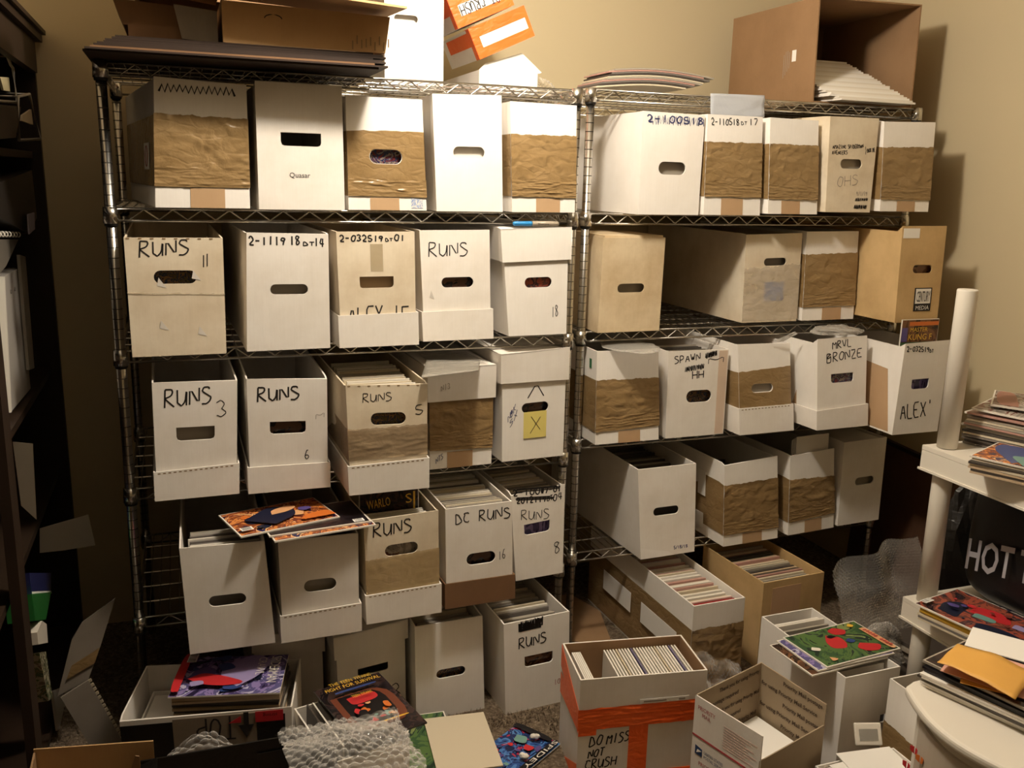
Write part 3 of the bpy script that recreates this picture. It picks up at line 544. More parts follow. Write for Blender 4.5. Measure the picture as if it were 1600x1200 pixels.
# ================================================================ wire racks
def wire_rack(label, x0, y0, w, d, zs):
    t = thing('wire_rack', label, 'shelf', (x0, y0, FZ), 0, 'chrome wire racks along the back wall')
    Z = lambda z: z - FZ
    top = Z(max(zs)) + .017
    for px, py in ((0, 0), (w, 0), (0, d), (w, d)):
        mb = MB()
        mb.tube([(px, py, 0), (px, py, top)], .0127, 14)
        po = obj('post', mb, M['chrome'], t)
        mb = MB(); z = .0254
        while z < top - .02:
            mb.tube([(px, py, z), (px, py, z + .0016)], .0129, 14, caps=False)
            z += .0254
        obj('grooves', mb, M['groove'], po, 'stuff')
    for z in zs:
        z = Z(z)
        mb = MB()
        a = .017
        for zz in (z + a * .70, z - a):
            mb.tube([(.012, 0, zz), (w - .012, 0, zz)], .0034, 6)
            mb.tube([(.012, d, zz), (w - .012, d, zz)], .0034, 6)
            mb.tube([(0, .012, zz), (0, d - .012, zz)], .0034, 6)
            mb.tube([(w, .012, zz), (w, d - .012, zz)], .0034, 6)
        sh = obj('shelf', mb, M['chrome'], t)
        mb = MB()
        def zig(p, q, n):
            pts = []
            for i in range(n + 1):
                f = .035 + .93 * i / n
                pts.append((p[0] + (q[0] - p[0]) * f, p[1] + (q[1] - p[1]) * f, z + (a * .6 if i % 2 else -a * .85)))
            for u, v in zip(pts, pts[1:]): mb.tube([u, v], .0021, 5, caps=False)
        zig((0, 0), (w, 0), 34); zig((0, d), (w, d), 34); zig((0, 0), (0, d), 17); zig((w, 0), (w, d), 17)
        obj('truss', mb, M['chrome'], sh, 'stuff')
        mb = MB()
        k = int(w / .0254)
        for i in range(1, k):
            x = w * i / k
            mb.tube([(x, .002, z + .0135), (x, d - .002, z + .0135)], .0016, 5, caps=False)
        for i in range(1, 6):
            y = d * i / 6
            mb.tube([(.004, y, z + .0095), (w - .004, y, z + .0095)], .0026, 5, caps=False)
        obj('deck_wires', mb, M['chrome'], sh, 'stuff')
        for px, py in ((0, 0), (w, 0), (0, d), (w, d)):
            mb = MB()
            mb.tube([(px, py, z - .024), (px, py, z + .0165)], [.0185, .0168], 12)
            c = obj('collar', mb, M['chrome'], sh)
            mb = MB()
            mb.tube([(px, py, z - .031), (px, py, z - .0235)], [.0155, .0165], 12)
            obj('collar_ring', mb, M['black_plastic'], sh)
    return t
ZL = (1.83, 1.4894, 1.1341, .7671, .4001)
ZR = (1.8441, 1.4857, 1.1245, .7771, .3905)
wire_rack('chrome wire rack on the left, under the flattened cardboard stack', 0, 0, 1.23, .61, ZL)
wire_rack('chrome wire rack on the right, reaching the right wall', 1.3123, .0876, 1.2067, .61, ZR)

# ================================================================ boxes
HIDDEN = []
class Box:
    def __init__(s, e, name, label, cat='box', d=None, group=None):
        s.e = e
        s.root = thing(name, label, cat, e['loc'], (e.get('rx', 0), e.get('ry', 0), e['yaw']), group)
        s.f = [Vector(p) for p in e['f']]
        s.D = d or e['d']
        f = s.f
        s.w = ((f[1] - f[0]).x + (f[3] - f[2]).x) / 2
        s.h = (f[0].z + f[1].z) / 2
        s.cx = sum(p.x for p in f) / 4
        s.hr = min(s.h, e.get('hr', 9)); s.rl = e.get('rl', (f[0].x + f[2].x) / 2); s.rr = e.get('rr', (f[1].x + f[3].x) / 2)
        s.M = Matrix.Translation(Vector(e['loc'])) @ Euler((e.get('rx', 0), e.get('ry', 0), e['yaw'])).to_matrix().to_4x4()
    def P(s, a, t, d):
        f = s.f
        q = f[0] * ((1 - a) * t) + f[1] * (a * t) + f[2] * ((1 - a) * (1 - t)) + f[3] * (a * (1 - t))
        if d <= 0: return Vector((q.x, q.y + d, q.z))
        k = min(d / s.D, 1.0); kz = min(d / .02, 1.0)
        rx = s.rl + (s.rr - s.rl) * a
        return Vector((q.x * (1 - k) + rx * k, q.y * (1 - k) + d, q.z * (1 - kz) + t * s.hr * kz))
    def hexa(s, mb, a0, a1, t0, t1, d0, d1):
        P = s.P
        mb.hexa([P(a0, t0, d0), P(a1, t0, d0), P(a1, t0, d1), P(a0, t0, d1), P(a0, t1, d0), P(a1, t1, d0), P(a1, t1, d1), P(a0, t1, d1)])
    def hole_loop(s, q, grow=0.0):
        c, t, w, h, kind = q
        W, H = w * s.w / 2 + grow, h * s.h / 2 + grow
        pts = []
        if kind == 'slot':
            r = H * .96
            for cx_, a0 in ((W - r, -90), (-(W - r), 90)):
                for i in range(9):
                    a = math.radians(a0 + 180 * i / 8)
                    pts.append((cx_ + r * math.cos(a), H * math.sin(a)))
        else:
            c_ = H * .55
            pts = [(-W + c_, -H), (W - c_, -H), (W - c_ * .3, -H + c_ * .3), (W, -H + c_), (W, H), (-W, H), (-W, -H + c_), (-W + c_ * .3, -H + c_ * .3)]
        # follow the slope of the face's edges
        sl = ((s.f[1].z - s.f[0].z) + (s.f[3].z - s.f[2].z)) / 2 / s.w
        return [(c + x / s.w, t + y / s.h) for x, y in pts]
    def body(s, mat, inner=None, hole=True, closed=False, notop=False, th=.004):
        mb = MB(); e = s.e
        a = th / s.w; b = th / s.h
        outer = [(0, 0), (1, 0), (1, 1), (0, 1)]
        hl = [s.hole_loop(e['hole'])] if hole and 'hole' in e else []
        if hl: mb.holed(outer, hl, s.P, 0, th)
        else: s.hexa(mb, 0, 1, 0, 1, 0, th)
        s.hexa(mb, 0, a, 0, 1, th, .021); s.hexa(mb, 1 - a, 1, 0, 1, th, .021); s.hexa(mb, 0, a, 0, 1, .021, s.D); s.hexa(mb, 1 - a, 1, 0, 1, .021, s.D)
        s.hexa(mb, a, 1 - a, 0, 1, s.D - th, s.D)
        s.hexa(mb, a, 1 - a, 0, b, th, s.D - th)
        o = obj('carton', mb, mat, s.root)
        if closed:
            mb = MB()
            s.hexa(mb, a * 1.4, 1 - a * 1.4, 1 - 3.2 * b, 1 - 2.2 * b, th * 1.5, s.D - th * 1.5)
            obj('top_flap', mb, mat, s.root)
        return o
    def tape(s, q, mat, name='tape', side=True, wr=.0016, ragged=.012, hole=None, depth=None, lift=0.0):
        tl, tr, bl, br = q
        mb = MB(); sd = R.random() * 50
        def tt(a, v):
            a_ = min(max(a, 0), 1)
            lo, hi = bl + (br - bl) * a_, tl + (tr - tl) * a_
            rag = ragged * noise.noise(Vector((a * 9, sd, v))) + ragged * .6 * noise.noise(Vector((a * 31, sd + 9, v)))
            return lo + (hi - lo) * v + rag * (1 if v > .99 else .25)
        if hole:
            lp = s.hole_loop(hole, .001)
            outer = [(0, tt(0, 0)), (1, tt(1, 0))] + [(1 - i / 14, tt(1 - i / 14, 1)) for i in range(15)]
            mb.holed(outer, [lp], s.P, -.0014, -.0002)
        else:
            def fn(u, v):
                a = -.006 + 1.012 * u
                n1 = noise.noise(Vector((a * 7 + 3 * noise.noise(Vector((a * 5, v * 6, sd))), v * 9, sd)))
                return s.P(a, tt(a, v), -.0012 - lift - wr * (n1 + .5) ** 2 * 2 - wr * .5 * abs(noise.noise(Vector((a * 16, v * 22 + 4 * n1, sd + 3)))))
            mb.grid(fn, 40, 26)
        dd = depth or s.D
        if side:
            for a0, sg in ((-.005, -1), (1.005, 1)):
                def fs(u, v):
                    d = u * dd
                    n1 = noise.noise(Vector((d * 16, v * 5, sd + sg)))
                    return s.P(a0 + sg * (.002 * (n1 + .5) + lift * 1.5), tt(0 if sg < 0 else 1, v), d)
                mb.grid(fs, 24, 8)
        return obj(name, mb, mat, s.root)
    def strip(s, q, t1, mat=None):
        mb = MB()
        mb.hexa([s.P(q[0], .0, -.001), s.P(q[1], .0, -.001), s.P(q[1], .0, -.0002), s.P(q[0], .0, -.0002),
                 s.P(q[0], t1, -.001), s.P(q[1], t1, -.001), s.P(q[1], t1, -.0002), s.P(q[0], t1, -.0002)])
        return obj('tape_strip', mb, mat or M['tape_flat'], s.root)
    def tray(s, mat, q=None, out=.006, dashes=True, bot=True, depth=None):
        tl, tr = q or s.e['tray']
        D = depth or s.D
        mb = MB(); a = out / s.w; th = .0035; b = th / s.h
        P = s.P
        def h4(a0, a1, d0, d1, e0, e1):
            mb.hexa([P(a0, -b * .0, d0), P(a1, -b * .0, d0), P(a1, 0, d1), P(a0, 0, d1), P(a0, e0, d0), P(a1, e1, d0), P(a1, e1, d1), P(a0, e0, d1)])
        h4(-a, 1 + a, -out, -out + th, tl, tr)
        h4(-a, -a + th / s.w, -out + th, D, tl, tl); h4(1 + a - th / s.w, 1 + a, -out + th, D, tr, tr)
        o = obj('upturned_lid', mb, mat, s.root)
        if dashes: s.dashes(o, tl - .012, tr - .012, -out - .0004)
        return o
    def dashes(s, par, tl, tr, d, n=15, t=.010):
        mb = MB()
        for i in range(n):
            a0 = .02 + .96 * i / n; a1 = a0 + .034
            z0 = tl + (tr - tl) * a0
            mb.quad(s.P(a0, z0 - t, d), s.P(a1, z0 - t, d), s.P(a1, z0, d), s.P(a0, z0, d))
        obj('fluted_edge', mb, M['flute'], par)
    def cap(s, mat, q=None, out=.007, over=.008):
        tl, tr = q or s.e['cap']
        mb = MB(); a = out / s.w; th = .0035
        P = s.P; D = s.D; u = 1 + over / s.h
        def h4(a0, a1, d0, d1, e0, e1):
            mb.hexa([P(a0, e0, d0), P(a1, e1, d0), P(a1, e1, d1), P(a0, e0, d1), P(a0, u, d0), P(a1, u, d0), P(a1, u, d1), P(a0, u, d1)])
        h4(-a, 1 + a, -out, -out + th, tl, tr)
        for q0, q1 in ((-out + th, .021), (.021, D)):
            h4(-a, -a + th / s.w, q0, q1, tl, tl); h4(1 + a - th / s.w, 1 + a, q0, q1, tr, tr)
        for q0, q1 in ((-out, .021), (.021, D)):
            mb.hexa([P(-a, u - .012, q0), P(1 + a, u - .012, q0), P(1 + a, u - .012, q1), P(-a, u - .012, q1), P(-a, u, q0), P(1 + a, u, q0), P(1 + a, u, q1), P(-a, u, q1)])
        return obj('lid', mb, mat, s.root)
    def texts(s, lst=None):
        groups = {}
        for k, q in enumerate(lst or s.e.get('text', [])):
            txt, s0, t0, s1, t1, us, ut, th, ink, dy = q
            groups.setdefault(ink, []).append((k, q))
        for ink, L in groups.items():
            for k, (txt, s0, t0, s1, t1, us, ut, th, _, dy) in L:
                mb = MB()
                fn = lambda x, y: s.P(x / s.w, y / s.h, -.0006 - dy * .001 * (1 if dy > 1.05 else 0))
                write(mb, txt, (s0 * s.w, t0 * s.h), ((s1 - s0) * s.w, (t1 - t0) * s.h), (us * s.w, ut * s.h), th * .0016, fn, k)
                obj('handwriting', mb, M[ink], s.root)
    def patch(s, name, q, mat, d=-.0012, par=None):     # flat rectangle on the front: s0,s1,t0,t1
        mb = MB(); s0, s1, t0, t1 = q
        mb.hexa([s.P(s0, t0, d), s.P(s1, t0, d), s.P(s1, t0, d + .001), s.P(s0, t0, d + .001), s.P(s0, t1, d), s.P(s1, t1, d), s.P(s1, t1, d + .001), s.P(s0, t1, d + .001)])
        return obj(name, mb, mat, par or s.root)

# ---- flat goods: comics and boards
def slab_mesh(name, w, th, h, mat):
    mb = MB(); mb.box(-w / 2, w / 2, -th / 2, th / 2, 0, h)
    return mesh_from(name, mb, mat)
STAND = {}
def stand_mesh(kind, w=.170, th=.004, h=.262):
    key = (kind.name, w, th, h)
    if key not in STAND: STAND[key] = slab_mesh('comic_pages', w, th, h, kind)
    return STAND[key]

def place_in(box, me, name, label, cat, d, x=0.0, z=.006, lean=.06, group=None, twist=0.0):
    o = bpy.data.objects.new(name, me); COL.objects.link(o)
    kk = min(d / box.D, 1); cxd = box.cx * (1 - kk) + (box.rl + box.rr) / 2 * kk
    m = box.M @ Matrix.Translation(Vector((cxd + x, d, z))) @ Matrix.Rotation(-lean, 4, 'X') @ Matrix.Rotation(twist, 4, 'Z')
    o.matrix_world = m
    setprops(o, label, cat, group)
    return o

ORDN = ['first', 'second', 'third', 'fourth', 'fifth', 'sixth', 'seventh', 'eighth', 'ninth', 'tenth', 'eleventh', 'twelfth', 'thirteenth', 'fourteenth', 'fifteenth', 'sixteenth', 'seventeenth', 'eighteenth', 'nineteenth']
TENS = ['', '', 'twent', 'thirt', 'fort']
def ordinal(n):
    if n <= 19: return ORDN[n - 1]
    t, u = divmod(n, 10)
    return TENS[t] + ('ieth' if u == 0 else 'y-' + ORDN[u - 1])
def comics_row(box, d0, d1, n, kinds, label, group, h=.262, lean=.08, w=.170, th=None, jit=.004, z=.006, name='comic_book', cat='comic'):
    st = (d1 - d0) / max(n - 1, 1)
    t = th or min(.009, st * .66)
    for i in range(n):
        k = kinds[R.randrange(len(kinds))]
        place_in(box, stand_mesh(k, w, round(t, 4), h + R.choice((-.004, 0, .003))), name, ordinal(i + 1) + ' from the front, ' + label, cat, d0 + st * i, R.uniform(-jit, jit), z, lean, group)

def glimpse(box, label, kind='comic', d=.022, mat=None):
    if kind == 'board':
        place_in(box, stand_mesh(mat or EG, min(.150, box.w - .050), .003, min(.26, box.hr - .02)), 'backing_board', label, 'board', d, 0, .006, .0)
    else:
        place_in(box, stand_mesh(mat or COVERS['cover_glimpse'], .148, .005, min(.258, box.hr - .015)), 'comic_book', label, 'comic', d, 0, .006, .0)

def std_box(key, label, mat='white', inner=None, tape=None, glimpse_label=None, gkind='comic', gmat=None, closed=False, lidmat=None, capmat=None, dashes=True, d=None, name='comic_box'):
    e_ = BOX[key]; zs = ZL if key[1] in 'ABCDE' else ZR
    if key[1] in 'FGHIJ': zs = ZR
    ab = [q for q in zs if q > e_['loc'][2] + .1]
    if key[0] != '5' and ab: e_['hr'] = min(ab) - .0235 - e_['loc'][2] - (.009 if 'cap' in e_ else 0)
    b = Box(BOX[key], name, label, 'box', d)
    e = BOX[key]
    taped_hole = 'tape' in e and 'hole' in e
    b.body(M[mat], hole=True, closed=closed)
    if 'tape' in e:
        b.tape(e['tape'], M[tape or 'tape'], hole=e['hole'] if taped_hole else None)
    if 'tape' in e:
        q = e['tape']
        b.tape((q[2] + .155, q[3] + .155, q[2] - .004, q[3] - .004), M[tape or 'tape'], 'lower_tape', wr=.0010, ragged=.004, lift=.0016)
    if 'strip' in e:
        b.strip(e['strip'], min(e['tape'][2], e['tape'][3]) - .012)
    if 'tray' in e: b.tray(M[lidmat or 'white'], dashes=dashes)
    if 'cap' in e: b.cap(M[capmat or 'white'])
    b.texts()
    if glimpse_label: glimpse(b, glimpse_label, gkind, mat=gmat)
    return b

# ---- top row, left rack
b = std_box('1A', 'white box wrapped in brown tape with zigzag marker scribble along its top edge', 'white_clean')
mb = MB(); P = b.P
mb.quad(P(-.012, .30, .10), P(-.012, .30, .22), P(-.012, .52, .22), P(-.012, .52, .10))
lb = obj('side_label', mb, M['paper'], b.root)
mb = MB()
ring = [P(-.0135, .41 + .085 * math.sin(a), .16 + .027 * math.cos(a)) for a in [i * math.pi / 12 for i in range(24)]]
mb.tube(ring, .0012, 4, True); obj('oval_stamp', mb, M['ink_red'], lb)
b = std_box('1B', 'tall white box with dark angular handle hole above one small printed word', 'white', closed=True)  # unseen top flap added so the handle hole stays dark
q0 = b.P(.36, .26, -.0007); q1 = b.P(.60, .26, -.0007)
print_text('printed_word', 'Quasar', M['ink'], b.root, q0, q1 - q0, (0, 0, 1), width=(q1 - q0).length, squash=1.0)
b1C = std_box('1C', 'box with brown tape cut open around its handle hole, third in the top left row', 'white_clean', glimpse_label='comic seen through the tape-rimmed handle hole in the top left row', gmat=COVERS['cover_glimpse_red'])
b1C.patch('blue_print', (.80, .95, .02, .11), cover_mat('blue_scrawl', ['#e8e2da', '#8fa4cc', '#e8e2da', '#6f88bd'], 90, 14), -.0008)
std_box('1D', 'plain clean white box with white-filled handle hole and no writing, top left row', 'white_clean', glimpse_label='white board behind the handle hole of the plain top left row box', gkind='board', gmat=EP)
std_box('1E', 'brown taped white box beside the middle chrome posts, rightmost of the left rack top row', 'white_clean')
# ---- top row, right rack
b = std_box('1F', 'white box with blue scratched out marker date, leftmost in the right rack top row', 'white_clean', glimpse_label='grey board behind the handle hole under the scratched out blue date', gkind='board', gmat=EG)
std_box('1G', 'brown taped box dated 2-110518 under the hanging plastic sleeve', 'white_clean')
std_box('1H', 'brown taped box without writing between the 2-110518 box and the narrow handwritten box', 'white_clean')
std_box('1I', 'cream box with two small handwritten title lines above its handle hole', 'cream', glimpse_label='grey board behind the hole under the two handwritten lines', gkind='board', gmat=EG)
std_box('1J', 'brown taped box nearest the right wall in the top row', 'white_clean')
# ---- second row, left rack
b = std_box('2A', 'worn cream box marked RUNS 11 at the left end of the second row', 'cream', glimpse_label='comic seen through the handle hole of the RUNS 11 box')
b.dashes(b.root, .998, .998, -.0006, 8, .012)
for q, (s0, t0) in enumerate(((.30, .60), (.66, .66), (.30, .24), (.70, .18))):
    mb = MB()
    mb.add([b.P(s0, t0, -.0005), b.P(s0 + .10, t0 - .02, -.0008), b.P(s0 + .02, t0 + .07, -.0022)], [(0, 1, 2)])
    obj('torn_paper', mb, M['white'], b.root)
b.tape((.545, .525, .54, .52), M['tape_faint'], 'crease_tape', side=False, wr=.0004, hole=None)
std_box('2B', 'white box dated 2-1119 18 in marker, second in the second row', 'white', glimpse_label='grey board behind the hole of the box dated 2-1119 18', gkind='board', gmat=EG)
b = std_box('2C', 'cream box dated 2-032519 01 standing in an upturned lid', 'cream', dashes=False, glimpse_label='tan board behind the hole of the box dated 2-032519 01', gkind='board', gmat=EWM)
mb = MB(); b.hexa(mb, .42, .58, .66, .895, -.0008, -.0002); obj('clear_tape_strip', mb, M['tape_faint'], b.root)
b = std_box('2D', 'white box marked RUNS without a number, standing in a lid in the second row', 'white', dashes=False)
mb = MB(); mb.add([b.P(.10, .40, -.0006), b.P(.17, .38, -.0006), b.P(.12, .47, -.005)], [(0, 1, 2)]); obj('torn_flap', mb, M['white_clean'], b.root)
glimpse(b, 'dark comic seen through the hole of the unnumbered second row RUNS box', mat=COVERS['cover_dark'])
b2E = std_box('2E', 'white lidded box numbered 18 with a marker pen lying on top', 'white_clean', capmat='white_clean', glimpse_label='dark red comic seen through the hole of the box numbered 18', gmat=COVERS['cover_red'])
# ---- second row, right rack
b = std_box('2F', 'plain buff cardboard box with worn handle hole, left in the right rack second row', 'buff', closed=False, glimpse_label='grey board behind the hole of the plain buff box', gkind='board', gmat=EG)
mb = MB(); b.hexa(mb, .03, .97, 1.0, 1.02, .004, .25); obj('lid_flap', mb, M['buff'], b.root)
b = std_box('2G', 'long white box with glossy clear tape over its worn front', 'cream', glimpse_label='grey board behind the clear taped handle hole', gkind='board', gmat=ES)
b.tape((.62, .66, .02, .02), M['tape_clear'], 'clear_tape', side=False, wr=.0012, ragged=.02)
b.patch('blue_print', (.38, .72, .24, .46), cover_mat('blue_print', ['#c9bda6', '#8ea3c8', '#4a64a8', '#d9cdb9'], 60, 11), -.0008)
std_box('2H', 'brown taped box between the clear taped long box and the tan box', 'white_clean')
b = std_box('2I', 'tan box with a black and white lettered logo panel, against the right wall', 'tan', glimpse_label='dark comics seen through the hole of the tan logo box', gmat=COVERS['cover_brown'])
b.patch('white_sticker', (.03, .39, .875, .975), M['paper'])
lg = b.patch('logo_panel', (.40, .80, .115, .36), M['ink'], -.0012)
b.patch('logo_field', (.425, .775, .195, .35), M['paper'], -.0016, lg)
for txt, t0, hh, mt in (('CENTURY', .215, .115, M['ink']), ('MEDIA', .13, .045, M['paper'])):
    q0 = b.P(.445, t0, -.0022); q1 = b.P(.755, t0, -.0022)
    print_text('logo_lettering', txt, mt, lg, q0, q1 - q0, (0, 0, 1), width=(q1 - q0).length, height=hh * b.h)
# ---- third row, left rack
std_box('3A', 'white box marked RUNS 3 standing in a fluted upturned lid', 'white', glimpse_label='grey comics seen through the hole of the RUNS 3 box', gmat=EG)
std_box('3B', 'white box marked RUNS 6 with a dark angular handle hole', 'white', dashes=False, glimpse_label='dark comic seen through the hole of the RUNS 6 box', gmat=COVERS['cover_dark'])
b3C = std_box('3C', 'white box marked RUNS 5 with greyish aged tape across its middle', 'cream', glimpse_label='brownish comic seen through the oval hole above the greyish aged tape')
b3C.tape((.60, .62, .31, .33), M['tape_old'], 'aged_tape', side=True, wr=.0008)
b3C.dashes(b3C.root, .995, .995, -.0006, 8, .010)
comics_row(b3C, .03, .33, 18, [EW, EI, EP, EG], 'bagged comic standing in the open RUNS 5 box', 'bagged comics in the RUNS 5 box', h=.27)
b3D = std_box('3D', 'brown taped box with a white lid, under the clear plastic sleeves', 'white_clean', capmat='white')
b3E = std_box('3E', 'white lidded box carrying a yellow sticky note with an X', 'white_clean', capmat='white', glimpse_label='black comic seen through the hole above the sticky note', gmat=COVERS['cover_dark'])
nt_ = b3E.patch('sticky_note', (.335, .70, .205, .455), plain('yellow_note', '#e8d77c', .7), -.0024)
mb = MB()
for p, q in (((.45, .41), (.60, .28)), ((.60, .40), (.44, .25))):
    ribbon(mb, [(p[0] * b3E.w, p[1] * b3E.h), (q[0] * b3E.w, q[1] * b3E.h)], .0016, lambda x, y: b3E.P(x / b3E.w, y / b3E.h, -.003))
obj('x_mark', mb, M['ink'], nt_)
# ---- third row, right rack
b3F = std_box('3F', 'brown taped white box with crumpled plastic on top, beside the middle posts', 'white_clean')
mb = MB(); mb.slab([b3F.P(-.004, .80, .035), b3F.P(-.004, .80, .050), b3F.P(-.004, .90, .050), b3F.P(-.004, .90, .035)], (-.0006, 0, 0)); obj('green_mark', mb, plain('green_marker_ink', '#2f6e43', .7), b3F.root)
b3G = std_box('3G', 'white box with slanting capital letters and black scribbled out marks', 'white', glimpse_label='colourful comic seen through the hole below the scribbles', gmat=COVERS['cover_glimpse'])
b3G.tape((.995, .995, .01, .01), M['tape_flat'], 'edge_tape', side=False, wr=.0002, ragged=.002) if False else None
b3G.patch('edge_tape', (.84, .985, .01, .99), card('pale_tape', '#d9c3ae', '#c9b095', .3), -.0006)
b3H = std_box('3H', 'brown taped box with torn handle hole standing in a white lid', 'white_clean', glimpse_label='grey board behind the torn taped handle hole', gkind='board', gmat=EG)
b3I = std_box('3I', 'white box lettered BRONZE in marker, standing in an upturned lid', 'white_clean', dashes=False, glimpse_label='colourful comic behind the hole of the BRONZE box', gmat=COVERS['cover_glimpse_red'])
b3J = std_box('3J', 'white box dated 2-032519 with large marker name below, half behind the plastic post', 'white_clean', glimpse_label='purple comic behind the hole of the box beside the plastic post', gmat=COVERS['cover_purple'])
mb = MB(); P = b3J.P
mb.quad(P(-.004, .02, .02), P(-.004, .02, .40), P(-.004, .82, .40), P(-.004, .72, .06)); obj('side_tape', mb, M['tape_flat'], b3J.root)
mb = MB(); P = b3I.P
mb.quad(P(-.004, .12, .10), P(-.004, .12, .40), P(-.004, .62, .40), P(-.004, .62, .10)); obj('side_tape', mb, M['tape_flat'], b3I.root)
# ---- fourth row, left rack
b4A = std_box('4A', 'unmarked white box at the left end of the fourth row, lowest left on the rack', 'white', glimpse_label=None)
b4B = std_box('4B', 'unmarked white box in a fluted lid, second in the fourth row', 'white', glimpse_label='grey board behind the hole of the unmarked box in a fluted lid', gkind='board', gmat=EG)
b4C = std_box('4C', 'RUNS box with yellowed lower front in a fluted lid, fourth row', 'cream', glimpse_label='comic behind the hole of the yellowed fourth row RUNS box', gmat=COVERS['cover_grey'])
b4C.tape((.62, .64, .10, .10), tapemat('yellowed_tape', '#c3a874', '#b0935f', .4, .2, .6), 'aged_tape', side=False, wr=.0006)
b4D = std_box('4D', 'white box numbered 16 standing in a brown upturned lid', 'white', lidmat='kraft_dark', dashes=False, glimpse_label='dark wrapped comic behind the hole of the box numbered 16', gmat=COVERS['cover_dark'])
b4E = std_box('4E', 'white RUNS 8 box with two struck out marker lines', 'white', glimpse_label=None)
place_in(b4E, stand_mesh(COVERS['cover_purple'], .125, .004, .24), 'comic_book', 'dark purple comic behind the hole of the RUNS 8 box', 'comic', .020, 0, .006, .03)
# ---- fourth row, right rack
b4F = std_box('4F', 'long white box with dark comics and torn white corner, left on its shelf', 'white', d=.68, glimpse_label=None)
mb = MB(); mb.add([b4F.P(.0, .0, -.001), b4F.P(.62, .0, -.001), b4F.P(.50, .05, -.0008), b4F.P(.25, .085, -.0008), b4F.P(0, .13, -.0008)], [(0, 1, 2, 3, 4)])
obj('torn_patch', mb, M['white_clean'], b4F.root)
b4G = std_box('4G', 'open brown taped box with dark empty inside, lowest shelf of the right rack', 'white_clean')
for t0, t1, d0, d1 in ((.50, .80, .10, .145), (.10, .28, .11, .155)):
    mb = MB(); mb.slab([b4G.P(-.022, t0, d0), b4G.P(-.022, t0, d1), b4G.P(-.022, t1, d1), b4G.P(-.022, t1, d0)], (-.0008, 0, 0)); obj('side_label', mb, M['paper'], b4G.root)
b4H = std_box('4H', 'open brown taped box with white boards sticking out', 'white_clean')
b4I = std_box('4I', 'plain white box with grey handle hole at the right end of the lowest shelf', 'white', closed=True, glimpse_label='grey board behind the hole of the lowest right white box', gkind='board', gmat=EG)
# ---- floor, left
b5A = std_box('5A', 'white lidded box on the floor behind the comic pile', 'white')
b5B = std_box('5B', 'white lidded box on the floor numbered 3, behind the poster comic', 'white', d=.5)
b5C = std_box('5C', 'plain open white comic box on the floor below the brown lid', 'white_clean', glimpse_label='yellow and dark comic behind the hole of the plain floor box')
b5D = std_box('5D', 'open floor box marked RUNS in mixed letters and 10, beside the chrome post', 'white_clean', glimpse_label='brown comic behind the hole of the floor box numbered 10', gmat=COVERS['cover_brown'])

# ---- comics standing in the open boxes
comics_row(b4A, .03, .14, 7, [EG, EI, ES, EW], 'bagged comic standing in the open leftmost fourth row box', 'bagged comics in the leftmost fourth row box', h=.255)
comics_row(b4B, .03, .13, 5, [EG, ED, ES], 'bagged comic standing in the second fourth row box', 'bagged comics in the second fourth row box', h=.25)
comics_row(b4C, .03, .085, 5, [EW, EG, EP], 'bagged comic standing in the yellowed fourth row RUNS box', 'bagged comics in the yellowed RUNS box', h=.265)
comics_row(b4D, .03, .40, 33, [EG, EI, EW, ES, EG], 'bagged comic standing in the box numbered 16', 'bagged comics in the box numbered 16', h=.272)
comics_row(b4E, .03, .30, 22, [EI, EG, ES, EW], 'bagged comic standing in the RUNS 8 box', 'bagged comics in the RUNS 8 box', h=.255, w=.138, jit=.001)
comics_row(b5C, .03, .14, 7, [EG, ES, EI], 'bagged comic standing in the plain open floor box', 'bagged comics in the plain floor box', h=.27)
comics_row(b5D, .03, .28, 14, [EG, ES, EI, EW], 'bagged comic standing in the floor box numbered 10', 'bagged comics in the floor box numbered 10', h=.255)
comics_row(b3G, .03, .18, 10, [EB, EWM, EG, ED], 'bagged comic standing in the scribbled box', 'bagged comics in the scribbled box', h=.262)
comics_row(b3H, .03, .13, 6, [EG, EW, EB], 'bagged comic standing in the torn hole box', 'bagged comics in the torn hole box', h=.262)
comics_row(b4F, .06, .40, 19, [ED, ES, ED, ES, EG], 'dark bagged comic standing in the long white box', 'dark comics in the long white box', h=.262)
comics_row(b4G, .20, .26, 3, [ED], 'dark comic standing in the nearly empty taped box', 'dark comics in the nearly empty taped box', h=.20)
for i_ in range(4):
    place_in(b4H, stand_mesh(EP, .145, .004, .335 - .006 * i_), 'backing_board', ordinal(i_ + 1) + ' from the front, white board sticking up out of the open taped box', 'board', .022 + .007 * i_, .010, .006, .055, 'white boards in the open taped box')

# ================================================================ flat comics, boards and piles
ORD = ['first', 'second', 'third', 'fourth', 'fifth', 'sixth', 'seventh', 'eighth', 'ninth', 'tenth', 'eleventh', 'twelfth', 'thirteenth', 'fourteenth', 'fifteenth', 'sixteenth', 'seventeenth', 'eighteenth', 'nineteenth', 'twentieth']
PAGES = {}
def pages_mesh(w, h, th, mat):
    k = (w, h, th, mat.name)
    if k not in PAGES:
        mb = MB(); mb.box(-w / 2, w / 2, -h / 2, h / 2, 0, th)
        PAGES[k] = mesh_from('comic_pages', mb, mat)
    return PAGES[k]

